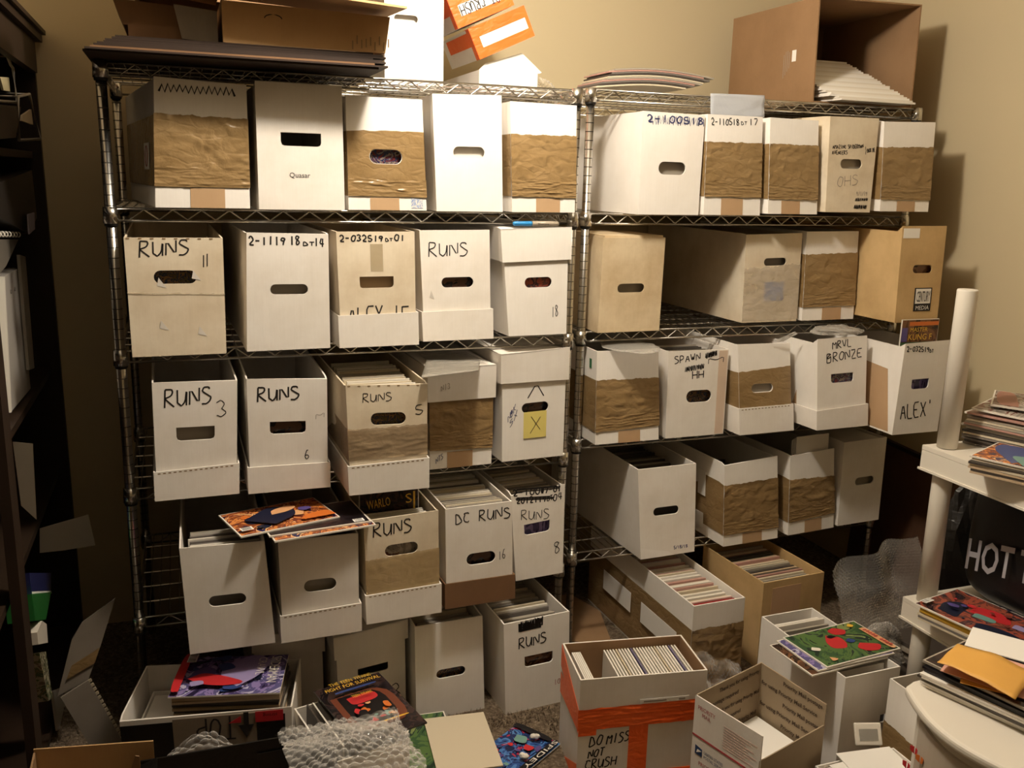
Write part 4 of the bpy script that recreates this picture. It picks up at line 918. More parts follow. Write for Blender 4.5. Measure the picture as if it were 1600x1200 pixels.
def flat_comic(label, loc, rot, w=.170, h=.262, th=.004, cover=None, edge=None, group=None, art=(), title=(), barcode=None, name='comic_book', cat='comic', border=True):
    o = bpy.data.objects.new(name, pages_mesh(w, h, th, edge or EW)); COL.objects.link(o)
    o.location = loc; o.rotation_euler = rot if isinstance(rot, tuple) else (0, 0, rot)
    setprops(o, label, cat, group)
    if cover:
        m = .004 if border else .0005
        mb = MB(); mb.box(-w / 2 + m, w / 2 - m, -h / 2 + m, h / 2 - m, th, th + .0006)
        cv = obj('cover', mb, COVERS[cover], o)
        z = th + .0009
        for nm, mat, pts in art:
            mb = MB(); n = len(pts)
            sm = chaikin(chaikin(list(pts) + [pts[0]]))[:-1]
            mb.slab([(x * w / 2, y * h / 2, z) for x, y in sm], (0, 0, .0003))
            obj(nm, mb, mat, cv); z += .0004
        for txt, mat, ox, oy, dx, dy, wd, hh in title:
            x = Vector((dx, dy, 0)).normalized(); y = Vector((-x.y, x.x, 0))
            print_text('title_lettering', txt, mat, cv, (ox * w / 2, oy * h / 2, z + .0006), x, y, width=wd, height=hh)
        if barcode:
            bx, by, bw, bh = barcode
            mb = MB(); mb.box(bx * w / 2 - bw / 2, bx * w / 2 + bw / 2, by * h / 2 - bh / 2, by * h / 2 + bh / 2, z, z + .0004)
            bc = obj('barcode', mb, M['paper'], cv)
            mb = MB()
            for i in range(9):
                x = bx * w / 2 - bw * .42 + bw * .84 * i / 8
                mb.box(x, x + bw * R.choice((.02, .035, .05)), by * h / 2 - bh * .35, by * h / 2 + bh * .4, z + .0004, z + .0006)
            obj('barcode_lines', mb, M['ink'], cv, 'stuff')
    return o

def pile(where, n, c, rz, z0, dz, group, edges, jit=.006, jr=.05, w=.170, h=.262, name='comic_book', cat='comic', noun='comic'):
    for i in range(n):
        flat_comic('%s %s from the bottom of %s' % (ORD[i], noun, where), (c[0] + R.uniform(-jit, jit), c[1] + R.uniform(-jit, jit), z0 + dz * i), rz + R.uniform(-jr, jr), w, h, round(dz * .86, 4), None, edges[R.randrange(len(edges))], group, name=name, cat=cat)

def blob(name, mb, mat, parent=None):
    return obj(name, mb, mat, parent)

RED = plain('cover_red_ink', '#c22f33', .3); YEL = plain('cover_yellow_ink', '#e3b53c', .3); WHT = plain('cover_white_ink', '#e9e2d8', .3)
BLU = plain('cover_blue_ink', '#34477f', .3); NAVY = plain('cover_navy_ink', '#1b2036', .3); SKIN = plain('cover_peach_ink', '#e0a878', .3)
GRN = plain('cover_green_ink', '#3f5d3c', .3); BLK = plain('cover_black_ink', '#131014', .3); ORG = plain('cover_orange_ink', '#d3712f', .3); PUR = plain('cover_purple_ink', '#574a86', .3)
TEAL = plain('cover_teal_ink', '#6f9a90', .3); LAV = plain('cover_lavender_ink', '#9d90bd', .3)

def scatter(seed, n, box, cols, smin=.05, smax=.22):
    rnd = random.Random(seed); out = []
    for i in range(n):
        x, y = rnd.uniform(box[0], box[1]), rnd.uniform(box[2], box[3]); s_ = rnd.uniform(smin, smax); a0 = rnd.uniform(0, 6.28); k = rnd.randint(4, 6); st = rnd.uniform(.45, 1)
        pts = []
        for j in range(k):
            a_ = a0 + 6.28 * j / k; r_ = s_ * rnd.uniform(.6, 1.1)
            pts.append((max(box[0], min(box[1], x + math.cos(a_) * r_)), max(box[2], min(box[3], y + math.sin(a_) * r_ * st))))
        out.append(('cover_art', cols[rnd.randrange(len(cols))], pts))
    return out
# ---- comics lying on the fourth row boxes
flat_comic('comic with orange sky and dark feathered fan shape, lying on the leftmost fourth row boxes', (.362, -.165, .7232), (0.0, 0, math.radians(105.5)), cover='cover_orange',
           art=scatter(1, 14, (-.9, .9, -.9, .7), [ORG, SKIN, PUR, NAVY]) + [('cover_art', NAVY, [(-.75, .25), (-.3, .55), (.0, .75), (.2, .5), (.5, .25), (.7, .0), (.45, -.25), (.1, -.35), (-.35, -.25)]),
                ('cover_art', SKIN, [(.0, .15), (.35, .1), (.55, -.3), (.3, -.45), (.05, -.2)]), ('cover_art', ORG, [(-.9, -.95), (-.4, -.9), (-.5, -.4), (-.85, -.2)])], barcode=(-.72, .82, .022, .030))
flat_comic('dark comic with a barcode corner under the orange sky comic', (.445, -.185, .7182), (0, 0, math.radians(97)), cover='cover_dark', barcode=(-.80, -.78, .020, .028))
flat_comic('orange edged comic lowest under the barcode comic on the fourth row', (.452, -.205, .7130), (0, 0, math.radians(99)), cover='cover_orange')
# ---- a comic standing tall in the yellowed RUNS box
def standing(box, label, d, x, z, cover, title, lean=.05, w=.170, h=.262, art=()):
    o = thing('comic_book', label, 'comic')
    o.matrix_world = box.M @ Matrix.Translation(Vector((box.cx + x, d, z))) @ Matrix.Rotation(-lean, 4, 'X')
    mb = MB(); mb.box(-w / 2, w / 2, 0, .004, 0, h); obj('pages', mb, EW, o)
    mb = MB(); mb.box(-w / 2 + .002, w / 2 - .002, -.0006, 0, .002, h - .002); obj('cover', mb, COVERS[cover], o)
    for nm, mat, x0, x1, z0, z1 in art:
        mb = MB(); mb.box(x0, x1, -.001, -.0006, z0, z1); obj(nm, mb, mat, o)
    for txt, mat, ox, oz, wd, hh, sl in title:
        print_text('title_lettering', txt, mat, o, (ox, -.0014, oz), (1, 0, sl), (-sl, 0, 1), width=wd, height=hh)
    return o
standing(b4C, 'dark comic with yellow brush lettering rising behind the yellowed RUNS box front', .115, -.005, .062, 'cover_dark',
         [('WARLO', YEL, -.062, .215, .066, .026, .10), ('S', YEL, .048, .222, .018, .028, .1)], lean=.03, art=[('cover_panel', YEL, .069, .0745, .15, .255), ('cover_art', RED, .0, .035, .17, .20), ('cover_art', BLU, -.03, -.008, .165, .185)])
standing(b3J, 'comic with pale yellow title lettering rising from the box beside the plastic post', .030, -.005, .112, 'cover_brown',
         [('MASTER', YEL, -.040, .222, .070, .014, .0), ('KUNG F', YEL, -.045, .195, .095, .020, .0)], lean=.0, w=.150, art=[('cover_panel', ORG, -.045, .073, .241, .254), ('cover_panel', GRN, -.074, .05, .17, .188), ('cover_art', PUR, -.073, -.05, .19, .235)])

# ---- clear sleeves, plastic and pen on the boxes
def sheet(name, label, cat, corners, mat, th=.0015, sag=0.0, nu=14, nv=8, wr=.002, group=None, seed=1):
    a, b_, c_, d_ = [Vector(p) for p in corners]
    mb = MB()
    def fn(u, v):
        p = a * (1 - u) * (1 - v) + b_ * u * (1 - v) + c_ * u * v + d_ * (1 - u) * v
        n = (b_ - a).cross(d_ - a).normalized()
        return p + n * (wr * noise.noise(Vector((u * 3, v * 3, seed))) * 2) + Vector((0, 0, -sag * (4 * (u - .5) ** 2)))
    mb.grid(fn, nu, nv)
    o = obj(name, mb, mat); setprops(o, label, cat, group)
    md = o.modifiers.new('thickness', 'SOLIDIFY'); md.thickness = th
    return o
sheet('plastic_sleeve', 'upper clear plastic sleeve lying on the brown taped box with a white lid', 'sleeve', [(.722, -.235, 1.0925), (.892, -.185, 1.0925), (.935, -.07, 1.0955), (.79, -.03, 1.0955)], M['film_grey'], wr=.0012)
sheet('plastic_sleeve', 'lower clear plastic sleeve jutting left on the white lid of the taped box', 'sleeve', [(.800, -.055, 1.0865), (.965, -.055, 1.0865), (.945, .10, 1.0865), (.80, .10, 1.0865)], M['film'], wr=.0004, seed=4)

def crumple(name, label, cat, c, rx, ry, rz, mat, seed, amp=.35, n=26, flat=.0):
    mb = MB(); vs = []
    nu, nv = n, n // 2
    def fn(u, v):
        th, ph = u * 2 * math.pi, v * math.pi
        p = Vector((math.cos(th) * math.sin(ph), math.sin(th) * math.sin(ph), math.cos(ph)))
        k = 1 + amp * (noise.noise(p * 2.1 + Vector((seed, 0, 0))) + .6 * abs(noise.noise(p * 4.7 + Vector((0, seed, 0)))))
        q = Vector((p.x * rx * k, p.y * ry * k, max(p.z, -.35 if rz < .1 else -1) * rz * k))
        return Vector(c) + q
    mb.grid(fn, nu, nv, smooth=False)
    o = obj(name, mb, mat); setprops(o, label, cat); return o
crumple('plastic_bag', 'crumpled clear plastic bag on the taped box beside the middle posts', 'bag', (1.46, .04, 1.0945), .085, .11, .0055, M['film'], 3, .22)
crumple('plastic_bag', 'crumpled clear plastic bag lying on the BRONZE box', 'bag', (2.185, -.03, 1.131), .085, .052, .018, M['film'], 8, .25)
sheet('plastic_sleeve', 'loose clear sleeve poking up behind the torn taped box', 'sleeve', [(1.945, -.012, 1.101), (1.985, -.018, 1.101), (2.025, -.035, 1.128), (2.018, -.03, 1.134)], M['film'], wr=.001, seed=9)

t = thing('marker_pen', 'marker pen with blue cap lying on the lid of the box numbered 18', 'marker', (1.030, -.050, 1.4745), (0, 0, .03))
mb = MB(); mb.tube([(0, 0, 0), (.004, 0, 0), (.052, 0, 0), (.056, 0, 0)], [.004, .0062, .0068, .0068], 12); obj('cap', mb, plain('marker_cap_blue', '#2f86c4', .35), t)
mb = MB(); mb.tube([(.056, 0, 0), (.12, 0, 0), (.135, 0, 0), (.138, 0, 0)], [.0072, .0074, .006, .004], 12); bb = obj('barrel', mb, plain('marker_barrel', '#a39684', .4), t)
print_text('barrel_lettering', 'Sharpie', M['ink'], bb, (.072, -.0078, -.003), (1, 0, 0), (0, 0, 1), width=.034, height=.006)

# ================================================================ top of the left rack
GSH = 'flattened cartons on the left rack'
z = 1.8475
for i in range(9):
    x0 = -.022 + .008 * i + R.uniform(-.005, .005); x1 = .650 + R.uniform(-.030, .010)
    y0 = -.165 + .004 * i + R.uniform(-.006, .006)
    mb = MB(); mb.box(x0, x1, y0, .42 + R.uniform(-.03, .03), z, z + .0042)
    o = obj('flattened_carton', mb, M['carton_dark'] if i != 2 else M['kraft_dark']); z += .0046
    setprops(o, '%s flattened brown carton from the bottom of the stack on the left rack' % ORD[i], 'cardboard', GSH)
# collapsed carton with open flaps on the stack
zc = z + .001
t = thing('cardboard_carton', 'open kraft carton with torn fluted edge, on the flattened stack at the top', 'carton', (.275, -.125, zc), 0)
def panel(name, pts, off, mat, par):
    mb = MB(); mb.slab(pts, off); return obj(name, mb, mat, par)
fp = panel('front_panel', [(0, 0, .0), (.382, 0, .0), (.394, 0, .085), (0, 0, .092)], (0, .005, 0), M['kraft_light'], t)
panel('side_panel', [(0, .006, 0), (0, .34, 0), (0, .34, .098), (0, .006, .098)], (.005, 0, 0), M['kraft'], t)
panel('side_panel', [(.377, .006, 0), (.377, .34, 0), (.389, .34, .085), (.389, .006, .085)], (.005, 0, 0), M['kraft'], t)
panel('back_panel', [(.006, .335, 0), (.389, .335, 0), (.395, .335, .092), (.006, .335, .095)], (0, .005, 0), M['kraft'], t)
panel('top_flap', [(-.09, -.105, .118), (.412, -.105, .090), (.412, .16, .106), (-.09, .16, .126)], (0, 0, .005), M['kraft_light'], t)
mb = MB()
for i in range(9):
    x = .300 + i * .011; z0 = .004 + .014 * math.sin(i * 1.3) ** 2
    mb.box(x, x + .003, -.0015, -.0004, z0, z0 + .020)
obj('torn_flutes', mb, M['flute'], fp)
mb = MB(); mb.tube([(.115 + .02 * math.cos(a), -.0004, .060 + .009 * math.sin(a)) for a in [math.pi * i / 8 for i in range(9)]], .0011, 4); obj('handle_mark', mb, M['ink'], fp)
t = thing('folded_carton', 'dark folded carton with a grey panel and lit flap, left on the flattened stack', 'carton', (.06, -.09, zc), 0)
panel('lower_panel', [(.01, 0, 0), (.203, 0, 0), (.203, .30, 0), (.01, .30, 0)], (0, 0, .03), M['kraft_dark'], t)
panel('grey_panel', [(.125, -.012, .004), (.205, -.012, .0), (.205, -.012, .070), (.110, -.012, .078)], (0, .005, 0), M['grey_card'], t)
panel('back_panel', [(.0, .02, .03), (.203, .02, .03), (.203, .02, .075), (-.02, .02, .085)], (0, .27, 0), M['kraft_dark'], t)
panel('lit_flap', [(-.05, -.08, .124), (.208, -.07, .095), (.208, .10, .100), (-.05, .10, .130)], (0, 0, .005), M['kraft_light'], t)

ut = thing('shipping_carton', 'unseen kraft carton added over the left rack to shade the wall behind', 'carton', (.30, .12, 2.016), 0)  # unseen stand-in for something tall, added to shade the left wall
panel('front_panel', [(-.22, 0, 0), (.30, 0, 0), (.30, 0, .26), (-.22, 0, .26)], (0, .005, 0), M['kraft'], ut)
panel('back_panel', [(-.22, .35, 0), (.30, .35, 0), (.30, .35, .26), (-.22, .35, .26)], (0, .005, 0), M['kraft'], ut)
panel('side_panel', [(-.22, .006, 0), (-.22, .349, 0), (-.22, .349, .26), (-.22, .006, .26)], (.005, 0, 0), M['kraft'], ut)
panel('side_panel', [(.295, .006, 0), (.295, .349, 0), (.295, .349, .26), (.295, .006, .26)], (.005, 0, 0), M['kraft'], ut)
panel('top_panel', [(-.22, 0, .261), (.30, 0, .261), (.30, .355, .261), (-.22, .355, .261)], (0, 0, .005), M['kraft'], ut)
def plain_box(name, label, loc, yaw, w, d, h, hole=None, rx=0, ry=0, cat='box'):
    return Box(dict(loc=loc, yaw=yaw, f=[(-w / 2, 0, h), (w / 2, 0, h), (-w / 2, 0, 0), (w / 2, 0, 0)], d=d, hole=hole, rx=rx, ry=ry) if hole else dict(loc=loc, yaw=yaw, f=[(-w / 2, 0, h), (w / 2, 0, h), (-w / 2, 0, 0), (w / 2, 0, 0)], d=d, rx=rx, ry=ry), name, label, cat)
b = plain_box('comic_box', 'tall white box with rounded handle hole standing on the rack top behind the cartons', (.815, .22, 1.8475), 0, .172, .29, .40, (.36, .455, .40, .052, 'slot'))
b.body(M['white_clean'], closed=True)
glimpse(b, 'white board behind the hole of the tall box on the rack top', 'board', mat=EP)
# white carton with raised flaps and the two orange taped boxes
b = plain_box('white_carton', 'open white carton on the rack top below the orange taped boxes', (1.113, .25, 1.8475), 0, .186, .40, .062)
b.body(M['white_clean'])
mb = MB(); mb.slab([b.P(0, 1, 0), b.P(1.03, 1, 0), b.P(1.07, 1.05, 0), b.P(.82, 2.0, .05), b.P(.15, 1.35, .03)], (0, .004, 0)); obj('front_flap', mb, M['white_clean'], b.root)
for i, (lx, lz, lab, txt) in enumerate(((1.104, 1.976, 'lower orange taped white box tilted on the open white carton', None), (1.035, 2.056, 'upper orange taped white box with upside down marker label, at the top edge', 'NOT CRUSH'))):
    q = plain_box('taped_box', lab, (lx, .24 - .004 * i, lz), 0, .186, .30, .090, ry=-.43)
    q.body(M['white_clean'], closed=True)
    mb = MB()
    for a0, a1, t0, t1 in ((-.005, 1.005, .0, .30), (-.005, 1.005, .66, 1.005), (-.005, .12, .30, .66), (.95, 1.005, .30, .66)):
        mb.hexa([q.P(a0, t0, -.0012), q.P(a1, t0, -.0012), q.P(a1, t0, -.0002), q.P(a0, t0, -.0002), q.P(a0, t1, -.0012), q.P(a1, t1, -.0012), q.P(a1, t1, -.0002), q.P(a0, t1, -.0002)])
    obj('orange_tape', mb, M['orange_tape'], q.root)
    mb = MB(); q.hexa(mb, -.008, -.001, .0, 1.0, .0, .03); q.hexa(mb, -.008, -.001, .45, .9, .03, .25); q.hexa(mb, 0, 1, 1.001, 1.012, 0, .05); obj('side_tape', mb, M['orange_tape'], q.root)
    if txt:
        mb = MB(); fn = lambda x, y: q.P(x / q.w, y / q.h, -.0018)
        write(mb, txt, (.90 * q.w, .62 * q.h), (-.76 * q.w, 0), (0, -.34 * q.h), .0026, fn, 5)
        obj('handwriting', mb, M['ink'], q.root)

# ================================================================ bubble wrap
def bubble_wrap(label, fn, w, h, pitch=.0125, amp=.0046, step=.0033, mat=None):
    """fn(u,v) gives the sheet; hexagonal bubbles raised along its normal"""
    nx, ny = int(w / step), int(h / step)
    mb = MB()
    P_ = [[Vector(fn(i / nx, j / ny)) for i in range(nx + 1)] for j in range(ny + 1)]
    vs = []
    for j in range(ny + 1):
        for i in range(nx + 1):
            p = P_[j][i]
            du = P_[j][min(i + 1, nx)] - P_[j][max(i - 1, 0)]; dv = P_[min(j + 1, ny)][i] - P_[max(j - 1, 0)][i]
            n = du.cross(dv).normalized()
            x, y = i / nx * w, j / ny * h
            row = round(y / (pitch * .866)); off = (row % 2) * .5
            cx_ = (round(x / pitch - off) + off) * pitch; cy_ = row * pitch * .866
            r = math.hypot(x - cx_, y - cy_) / (pitch * .47)
            vs.append(p + n * (amp * math.sqrt(max(0, 1 - r * r))))
    fs = []
    for j in range(ny):
        for i in range(nx):
            a = j * (nx + 1) + i
            fs.append((a, a + 1, a + nx + 2, a + nx + 1))
    mb.add(vs, fs, True)
    o = obj('bubble_wrap', mb, mat or M['bubble']); return setprops(o, label, 'bubble wrap')
def N3(x, y, s): return noise.noise(Vector((x, y, s)))
bubble_wrap('small bubble wrap scrap on the rack top beside the white carton', lambda u, v: (1.216 + .075 * u, .30 + .02 * N3(u * 3, v * 3, 1), 1.855 + .06 * v * (1 - .75 * u) + .01 * N3(u * 4, v * 4, 2)), .09, .07)
bubble_wrap('large bubble wrap sheet heaped on the floor beyond the white box, right', lambda u, v: (2.150 + .40 * u + .012 * N3(u * 2, v * 2, 3), -.31 + .07 * u + .14 * v + .045 * N3(u * 3.5, v * 3, 5), .075 + (.315 + .01 * u - .045 * (1 - u) ** 3) * v + .012 * N3(u * 4, v * 4, 6)), .44, .40)
bubble_wrap('low bubble wrap heap on the floor in front of the large sheet', lambda u, v: (2.10 + .165 * u + .012 * N3(u * 2, v * 2, 23), -.44 + .03 * u + .09 * v + .02 * N3(u * 3, v * 3, 25), .07 + .17 * math.sin(math.pi * (.12 + .62 * v)) * (.75 + .25 * math.sin(3 * u)) + .015 * N3(u * 5, v * 4, 26)), .19, .26)
bubble_wrap('bubble wrap scrap squeezed between the orange taped box and the long taped box', lambda u, v: (1.475 + .17 * u, -.50 + .10 * v + .02 * N3(u * 4, v * 4, 7), .085 + .185 * v * (1.1 - .4 * u) + .02 * N3(u * 5, v * 3, 8)), .17, .16)
bubble_wrap('small bubble wrap hump in front of the carton lettered TOP', lambda u, v: (.06 + .17 * u, -.50 + .05 * v, .258 + .062 * math.sin(math.pi * min(1, u * 1.05)) * (.35 + .65 * v) + .012 * N3(u * 5, v * 4, 9)), .17, .12, .022, .0075)
bubble_wrap('large crumpled bubble wrap over the black flap at the bottom centre', lambda u, v: (.31 + .27 * u + .03 * N3(u * 3, v * 3, 10), -.85 + .28 * v + .02 * N3(u * 3, v * 4, 11), .366 + .06 * math.sin(math.pi * min(1, v * 1.0 + .15)) * math.sin(math.pi * (.15 + .75 * u)) + .018 * N3(u * 4, v * 4, 12)), .30, .32, .022, .0075)

# ================================================================ top of the right rack
def bent_comic(label, x0, x1, y0, y1, z0, hump, skew, edge, group, cover=None):
    mb = MB()
    def mk(zz):
        return lambda u, v: (x0 + (x1 - x0) * u, y0 + (y1 - y0) * v + skew * u, zz + hump * math.sin(math.pi * min(max((x0 + (x1 - x0) * u - 1.29) / .50, 0), 1)) ** 1.3)
    th = .004
    n = 12
    pts = []
    for k in (0, 1):
        f = mk(z0 + th * k)
        for i in range(n + 1):
            pts += [f(i / n, 0), f(i / n, 1)]
    fs = []
    b0 = 2 * (n + 1)
    for i in range(n):
        a = 2 * i
        fs += [(a, a + 1, a + 3, a + 2), (b0 + a, b0 + a + 2, b0 + a + 3, b0 + a + 1), (a, a + 2, b0 + a + 2, b0 + a), (a + 1, b0 + a + 1, b0 + a + 3, a + 3)]
    fs += [(0, b0, b0 + 1, 1), (2 * n, 2 * n + 1, b0 + 2 * n + 1, b0 + 2 * n)]
    mb.add(pts, fs)
    o = obj('comic_book', mb, edge); setprops(o, label, 'comic', group)
    if cover:
        mb = MB(); f = mk(z0 + th + .0006); mb.grid(lambda u, v: f(.01 + .98 * u, .02 + .96 * v), 12, 2); obj('cover', mb, COVERS[cover], o)
    return o
GB = 'sagging comics on top of the right rack'
for i in range(10):
    s_ = R.uniform(-.02, .02)
    bent_comic('%s sagging comic from the bottom of the pile on the right rack top' % ORD[i], 1.335 + s_ * .5 + .006 * i, 1.640 + s_ + .010 * i, .10, .28, 1.8605 + .0050 * i, .020, .01, [EI, ED, ES, EB, EG][i % 5], GB, 'cover_grey' if i == 9 else None)
sheet('plastic_sleeve', 'shiny clear plastic sleeve hanging over the edge of the right rack top', 'sleeve', [(1.700, .055, 1.797), (1.893, .055, 1.800), (1.893, .063, 1.868), (1.700, .063, 1.864)], plastic_film('shiny_sleeve_film', '#cfd4dc', .62, .08, .5, 9), wr=.002, seed=12)

# brown carton lying on its side with white boards sliding out
b = Box(dict(loc=(2.318, .115, 1.8615), yaw=0, f=[(-.215, 0, .322), (.195, 0, .330), (-.205, 0, 0), (.200, 0, 0)], d=.50, rl=-.205, rr=.198), 'shipping_carton', 'large brown shipping carton lying open towards the room, top right', 'carton')
mb = MB(); a = .005 / b.w
b.hexa(mb, 0, a, 0, 1, 0, .50); obj('side_panel', mb, M['kraft'], b.root)
mb = MB(); b.hexa(mb, 1 - a, 1, 0, 1, 0, .50); obj('side_panel', mb, M['kraft'], b.root)
mb = MB(); b.hexa(mb, a, 1 - a, .985, 1, 0, .50); obj('top_panel', mb, M['kraft'], b.root)
mb = MB(); b.hexa(mb, a, 1 - a, 0, .015, 0, .50); obj('bottom_panel', mb, M['kraft'], b.root)
mb = MB(); b.hexa(mb, a, 1 - a, .015, .985, .495, .50); obj('back_panel', mb, M['kraft'], b.root)
mb = MB(); mb.slab([b.P(-.004, .42, .10), b.P(-.004, .42, .122), b.P(-.004, .53, .122), b.P(-.004, .53, .10)], (-.0006, 0, 0)); obj('sticker', mb, M['paper'], b.root)
mb = MB()
for k in range(4):
    y = .135 + .010 * k
    mb.slab([b.P(-.0035, .36 - .03 * k, y), b.P(-.0035, .36 - .03 * k, y + .0025), b.P(-.0035, .52 + .015 * k, y + .0025), b.P(-.0035, .52 + .015 * k, y)], (-.0003, 0, 0))
obj('printed_lines', mb, M['ink_grey'], b.root, 'stuff')
GW = 'white boards sliding out of the brown carton'
for i in range(24):
    zz = 1.8675 + .0068 * i
    yy = .035 + .0138 * i
    if yy + .15 > .60: break
    o = flat_comic('%s white board from the bottom of the slide in the brown carton' % (ORD[i] if i < 20 else 'twenty-' + ORD[i - 20]), (2.316 + R.uniform(-.006, .006) - .0016 * i, yy + .085, zz), R.uniform(-.03, .03), .30 if i < 2 else .315, .15, .0058, None, [EP, EW, M['paper']][i % 3], GW, name='backing_board', cat='board')

# ================================================================ floor, centre and right
b = plain_box('comic_box', 'long brown taped box packed with comics, on the floor under the right rack', (1.642, -.285, FZ), .03, .184, .69, .298)
b.body(M['white_clean'])
b.tape((.73, .74, .02, .02), M['tape'], wr=.0025)
mb = MB()
for d0, d1, t0, t1 in ((.07, .29, .36, .60), (.36, .56, .36, .60)):
    mb.slab([b.P(-.045, t0, d0), b.P(-.045, t0, d1), b.P(-.045, t1, d1), b.P(-.045, t1, d0)], (-.0008, 0, 0))
obj('side_label', mb, M['paper'], b.root, 'stuff')
comics_row(b, .03, .40, 33, [EW, EI, EP, EW, EWM, EB], 'white edged bagged comic in the long taped floor box', 'bagged comics in the long taped floor box', h=.272, w=.165)
flat = place_in(b, stand_mesh(RED, .165, .003, .274), 'comic_book', 'red topped comic near the front of the long taped floor box', 'comic', .0205, 0, .006, .08)
b5F = plain_box('comic_box', 'open tan cardboard box of comics behind the long taped floor box', (1.973, -.205, FZ), .06, .245, .33, .298)
b5F.body(M['tan'])
b5F.patch('tape_patch', (.15, .62, .30, .92), card('pinkish_tape', '#c9a684', '#b18d69', .3), -.0008)
comics_row(b5F, .025, .27, 21, [EW, EWM, EB, EI, EG, ED], 'bagged comic in the open tan floor box', 'bagged comics in the open tan floor box', h=.272, w=.20)
b5G = plain_box('comic_box', 'open white floor box with a green and red comic lying across it', (1.815, -.752, FZ),   .02, .182, .36, .292, (.86, .50, .26, .085, 'trap'))
b5G.body(M['white_clean'])
comics_row(b5G, .03, .30, 14, [EG, EW, EP, ED, EP], 'bagged comic in the white floor box under the green comic', 'bagged comics in the white floor box', h=.278, w=.165)
glimpse(b5G, 'black comic behind the angular hole of the white floor box', mat=COVERS['cover_dark'])
rz5 = math.radians(86)
flat_comic('green comic with large red shapes lying across the white floor box', (1.815, -.622, .3655), math.radians(-85), .172, .262, .004, 'cover_green',
           art=[('cover_art', RED, [(-.55, -.1), (-.3, .15), (.1, .1), (.35, -.05), (.2, -.35), (-.2, -.3)]), ('cover_art', RED, [(-.85, .28), (-.6, .5), (-.35, .35), (-.45, .1), (-.75, .05)]), ('cover_art', RED, [(.25, .35), (.55, .75), (.85, .55), (.75, .25), (.45, .15)]),
                ('cover_art', BLK, [(-.5, .0), (-.35, .1), (-.3, -.1), (-.45, -.15)]), ('cover_art', WHT, [(-.1, -.75), (.05, -.6), (.2, -.68), (.05, -.85)]), ('cover_art', BLU, [(-.1, .25), (.1, .35), (.2, .2), (0, .1)]), ('cover_art', SKIN, [(.6, -.7), (.8, -.55), (.85, -.75)]),
                ('cover_panel', YEL, [(-.85, .72), (-.7, .8), (-.6, .7), (-.72, .6)]), ('cover_panel', SKIN, [(-.45, .78), (.95, .78), (.95, .95), (-.45, .95)])] + [('title_strokes', plain('faded_title_red', '#b5463f', .4), [(x0, y0), (x0 + .055, y0 + .10), (x0 + .115, y0 + .02), (x0 + .07, y0 - .03)]) for x0, y0 in ((-.36, .83), (-.24, .84), (-.12, .83), (.0, .84), (.12, .83), (.36, .83), (.48, .84), (.60, .83), (.72, .84))])
flat_comic('white edged comic with orange strip just under the green comic', (1.790, -.628, .3605), math.radians(-87), .170, .262, .004, 'cover_purple')
flat_comic('dark comic with pale lettering lowest across the white floor box', (1.765, -.632, .3542), math.radians(-86), .170, .262, .004, 'cover_brown')
b5H = plain_box('comic_box', 'white box with brown tape and slanting comics beside the plastic drawers', (1.825, -.925, FZ), -math.pi / 2, .25, .20, .300)
b5H.body(M['white_clean'])
b5H.tape((.60, .55, .02, .02), M['tape'], wr=.0015)
comics_row(b5H, .012, .10, 9, [EG, EW, EB, EG], 'bagged comic slanting in the box beside the plastic drawers', 'bagged comics beside the plastic drawers', h=.285, w=.20, lean=.25)

# orange taped box
ob = plain_box('taped_box', 'open white box with orange tape and a DO MISS NOT CRUSH marker note', (1.223, -.595, FZ), math.radians(-9.1), .342, .19, .300)
ob.body(M['white'])
mb = MB(); a = .0045 / ob.w; b_ = .004
ob.hexa(mb, a, 1 - a, .02, .998, .0042, .0052); ob.hexa(mb, a, 1 - a, .02, .998, .1848, .1858); ob.hexa(mb, a, a + .003, .02, .998, .0052, .1848); ob.hexa(mb, 1 - a - .003, 1 - a, .02, .998, .0052, .1848)
obj('kraft_lining', mb, M['kraft'], ob.root)
ob.tape((.72, .735, .52, .53), M['orange_tape'], 'orange_tape', wr=.0008, ragged=.006)
for q in ((.40, .55, .0, .53), (.55, 1.002, .0, .07), (.0, .14, .465, .53), (.92, 1.002, .07, .14)):
    mb = MB(); ob.hexa(mb, *q, -.0014, -.0002); obj('orange_tape', mb, M['orange_tape'], ob.root)
mb = MB(); mb.slab([ob.P(-.004, .72, .0), ob.P(-.004, .50, .0), ob.P(-.004, .78, .19), ob.P(-.004, .99, .19)], (-.0008, 0, 0)); obj('side_tape', mb, M['orange_tape'], ob.root); mb = MB(); mb.slab([ob.P(-.004, 0, .0), ob.P(-.004, .2, .0), ob.P(-.004, .0, .12)], (-.0008, 0, 0)); obj('side_tape', mb, M['orange_tape'], ob.root)
ob.patch('shipping_label', (.47, .86, .735, .775), M['paper'], -.0034)
mb = MB()
for k, (x0, x1) in enumerate(((.50, .68), (.78, .83))):
    ob.hexa(mb, x0, x1, .748, .762, -.0040, -.0034)
obj('label_print', mb, M['ink_grey'], ob.root)
mb = MB(); fn = lambda x, y: ob.P(x / ob.w, y / ob.h, -.0007)
write(mb, 'DO', (.09 * ob.w, .355 * ob.h), (.095 * ob.w, .01 * ob.h), (.004, .095 * ob.h), .0036, fn, 1)
obj('handwriting', mb, M['ink'], ob.root); mb = MB()
write(mb, 'MISS', (.225 * ob.w, .365 * ob.h), (.175 * ob.w, .02 * ob.h), (.004, .095 * ob.h), .0036, fn, 2)
obj('handwriting', mb, M['ink'], ob.root); mb = MB()
write(mb, 'NOT', (.085 * ob.w, .245 * ob.h), (.12 * ob.w, .015 * ob.h), (.003, .075 * ob.h), .0036, fn, 3)
obj('handwriting', mb, M['ink'], ob.root); mb = MB()
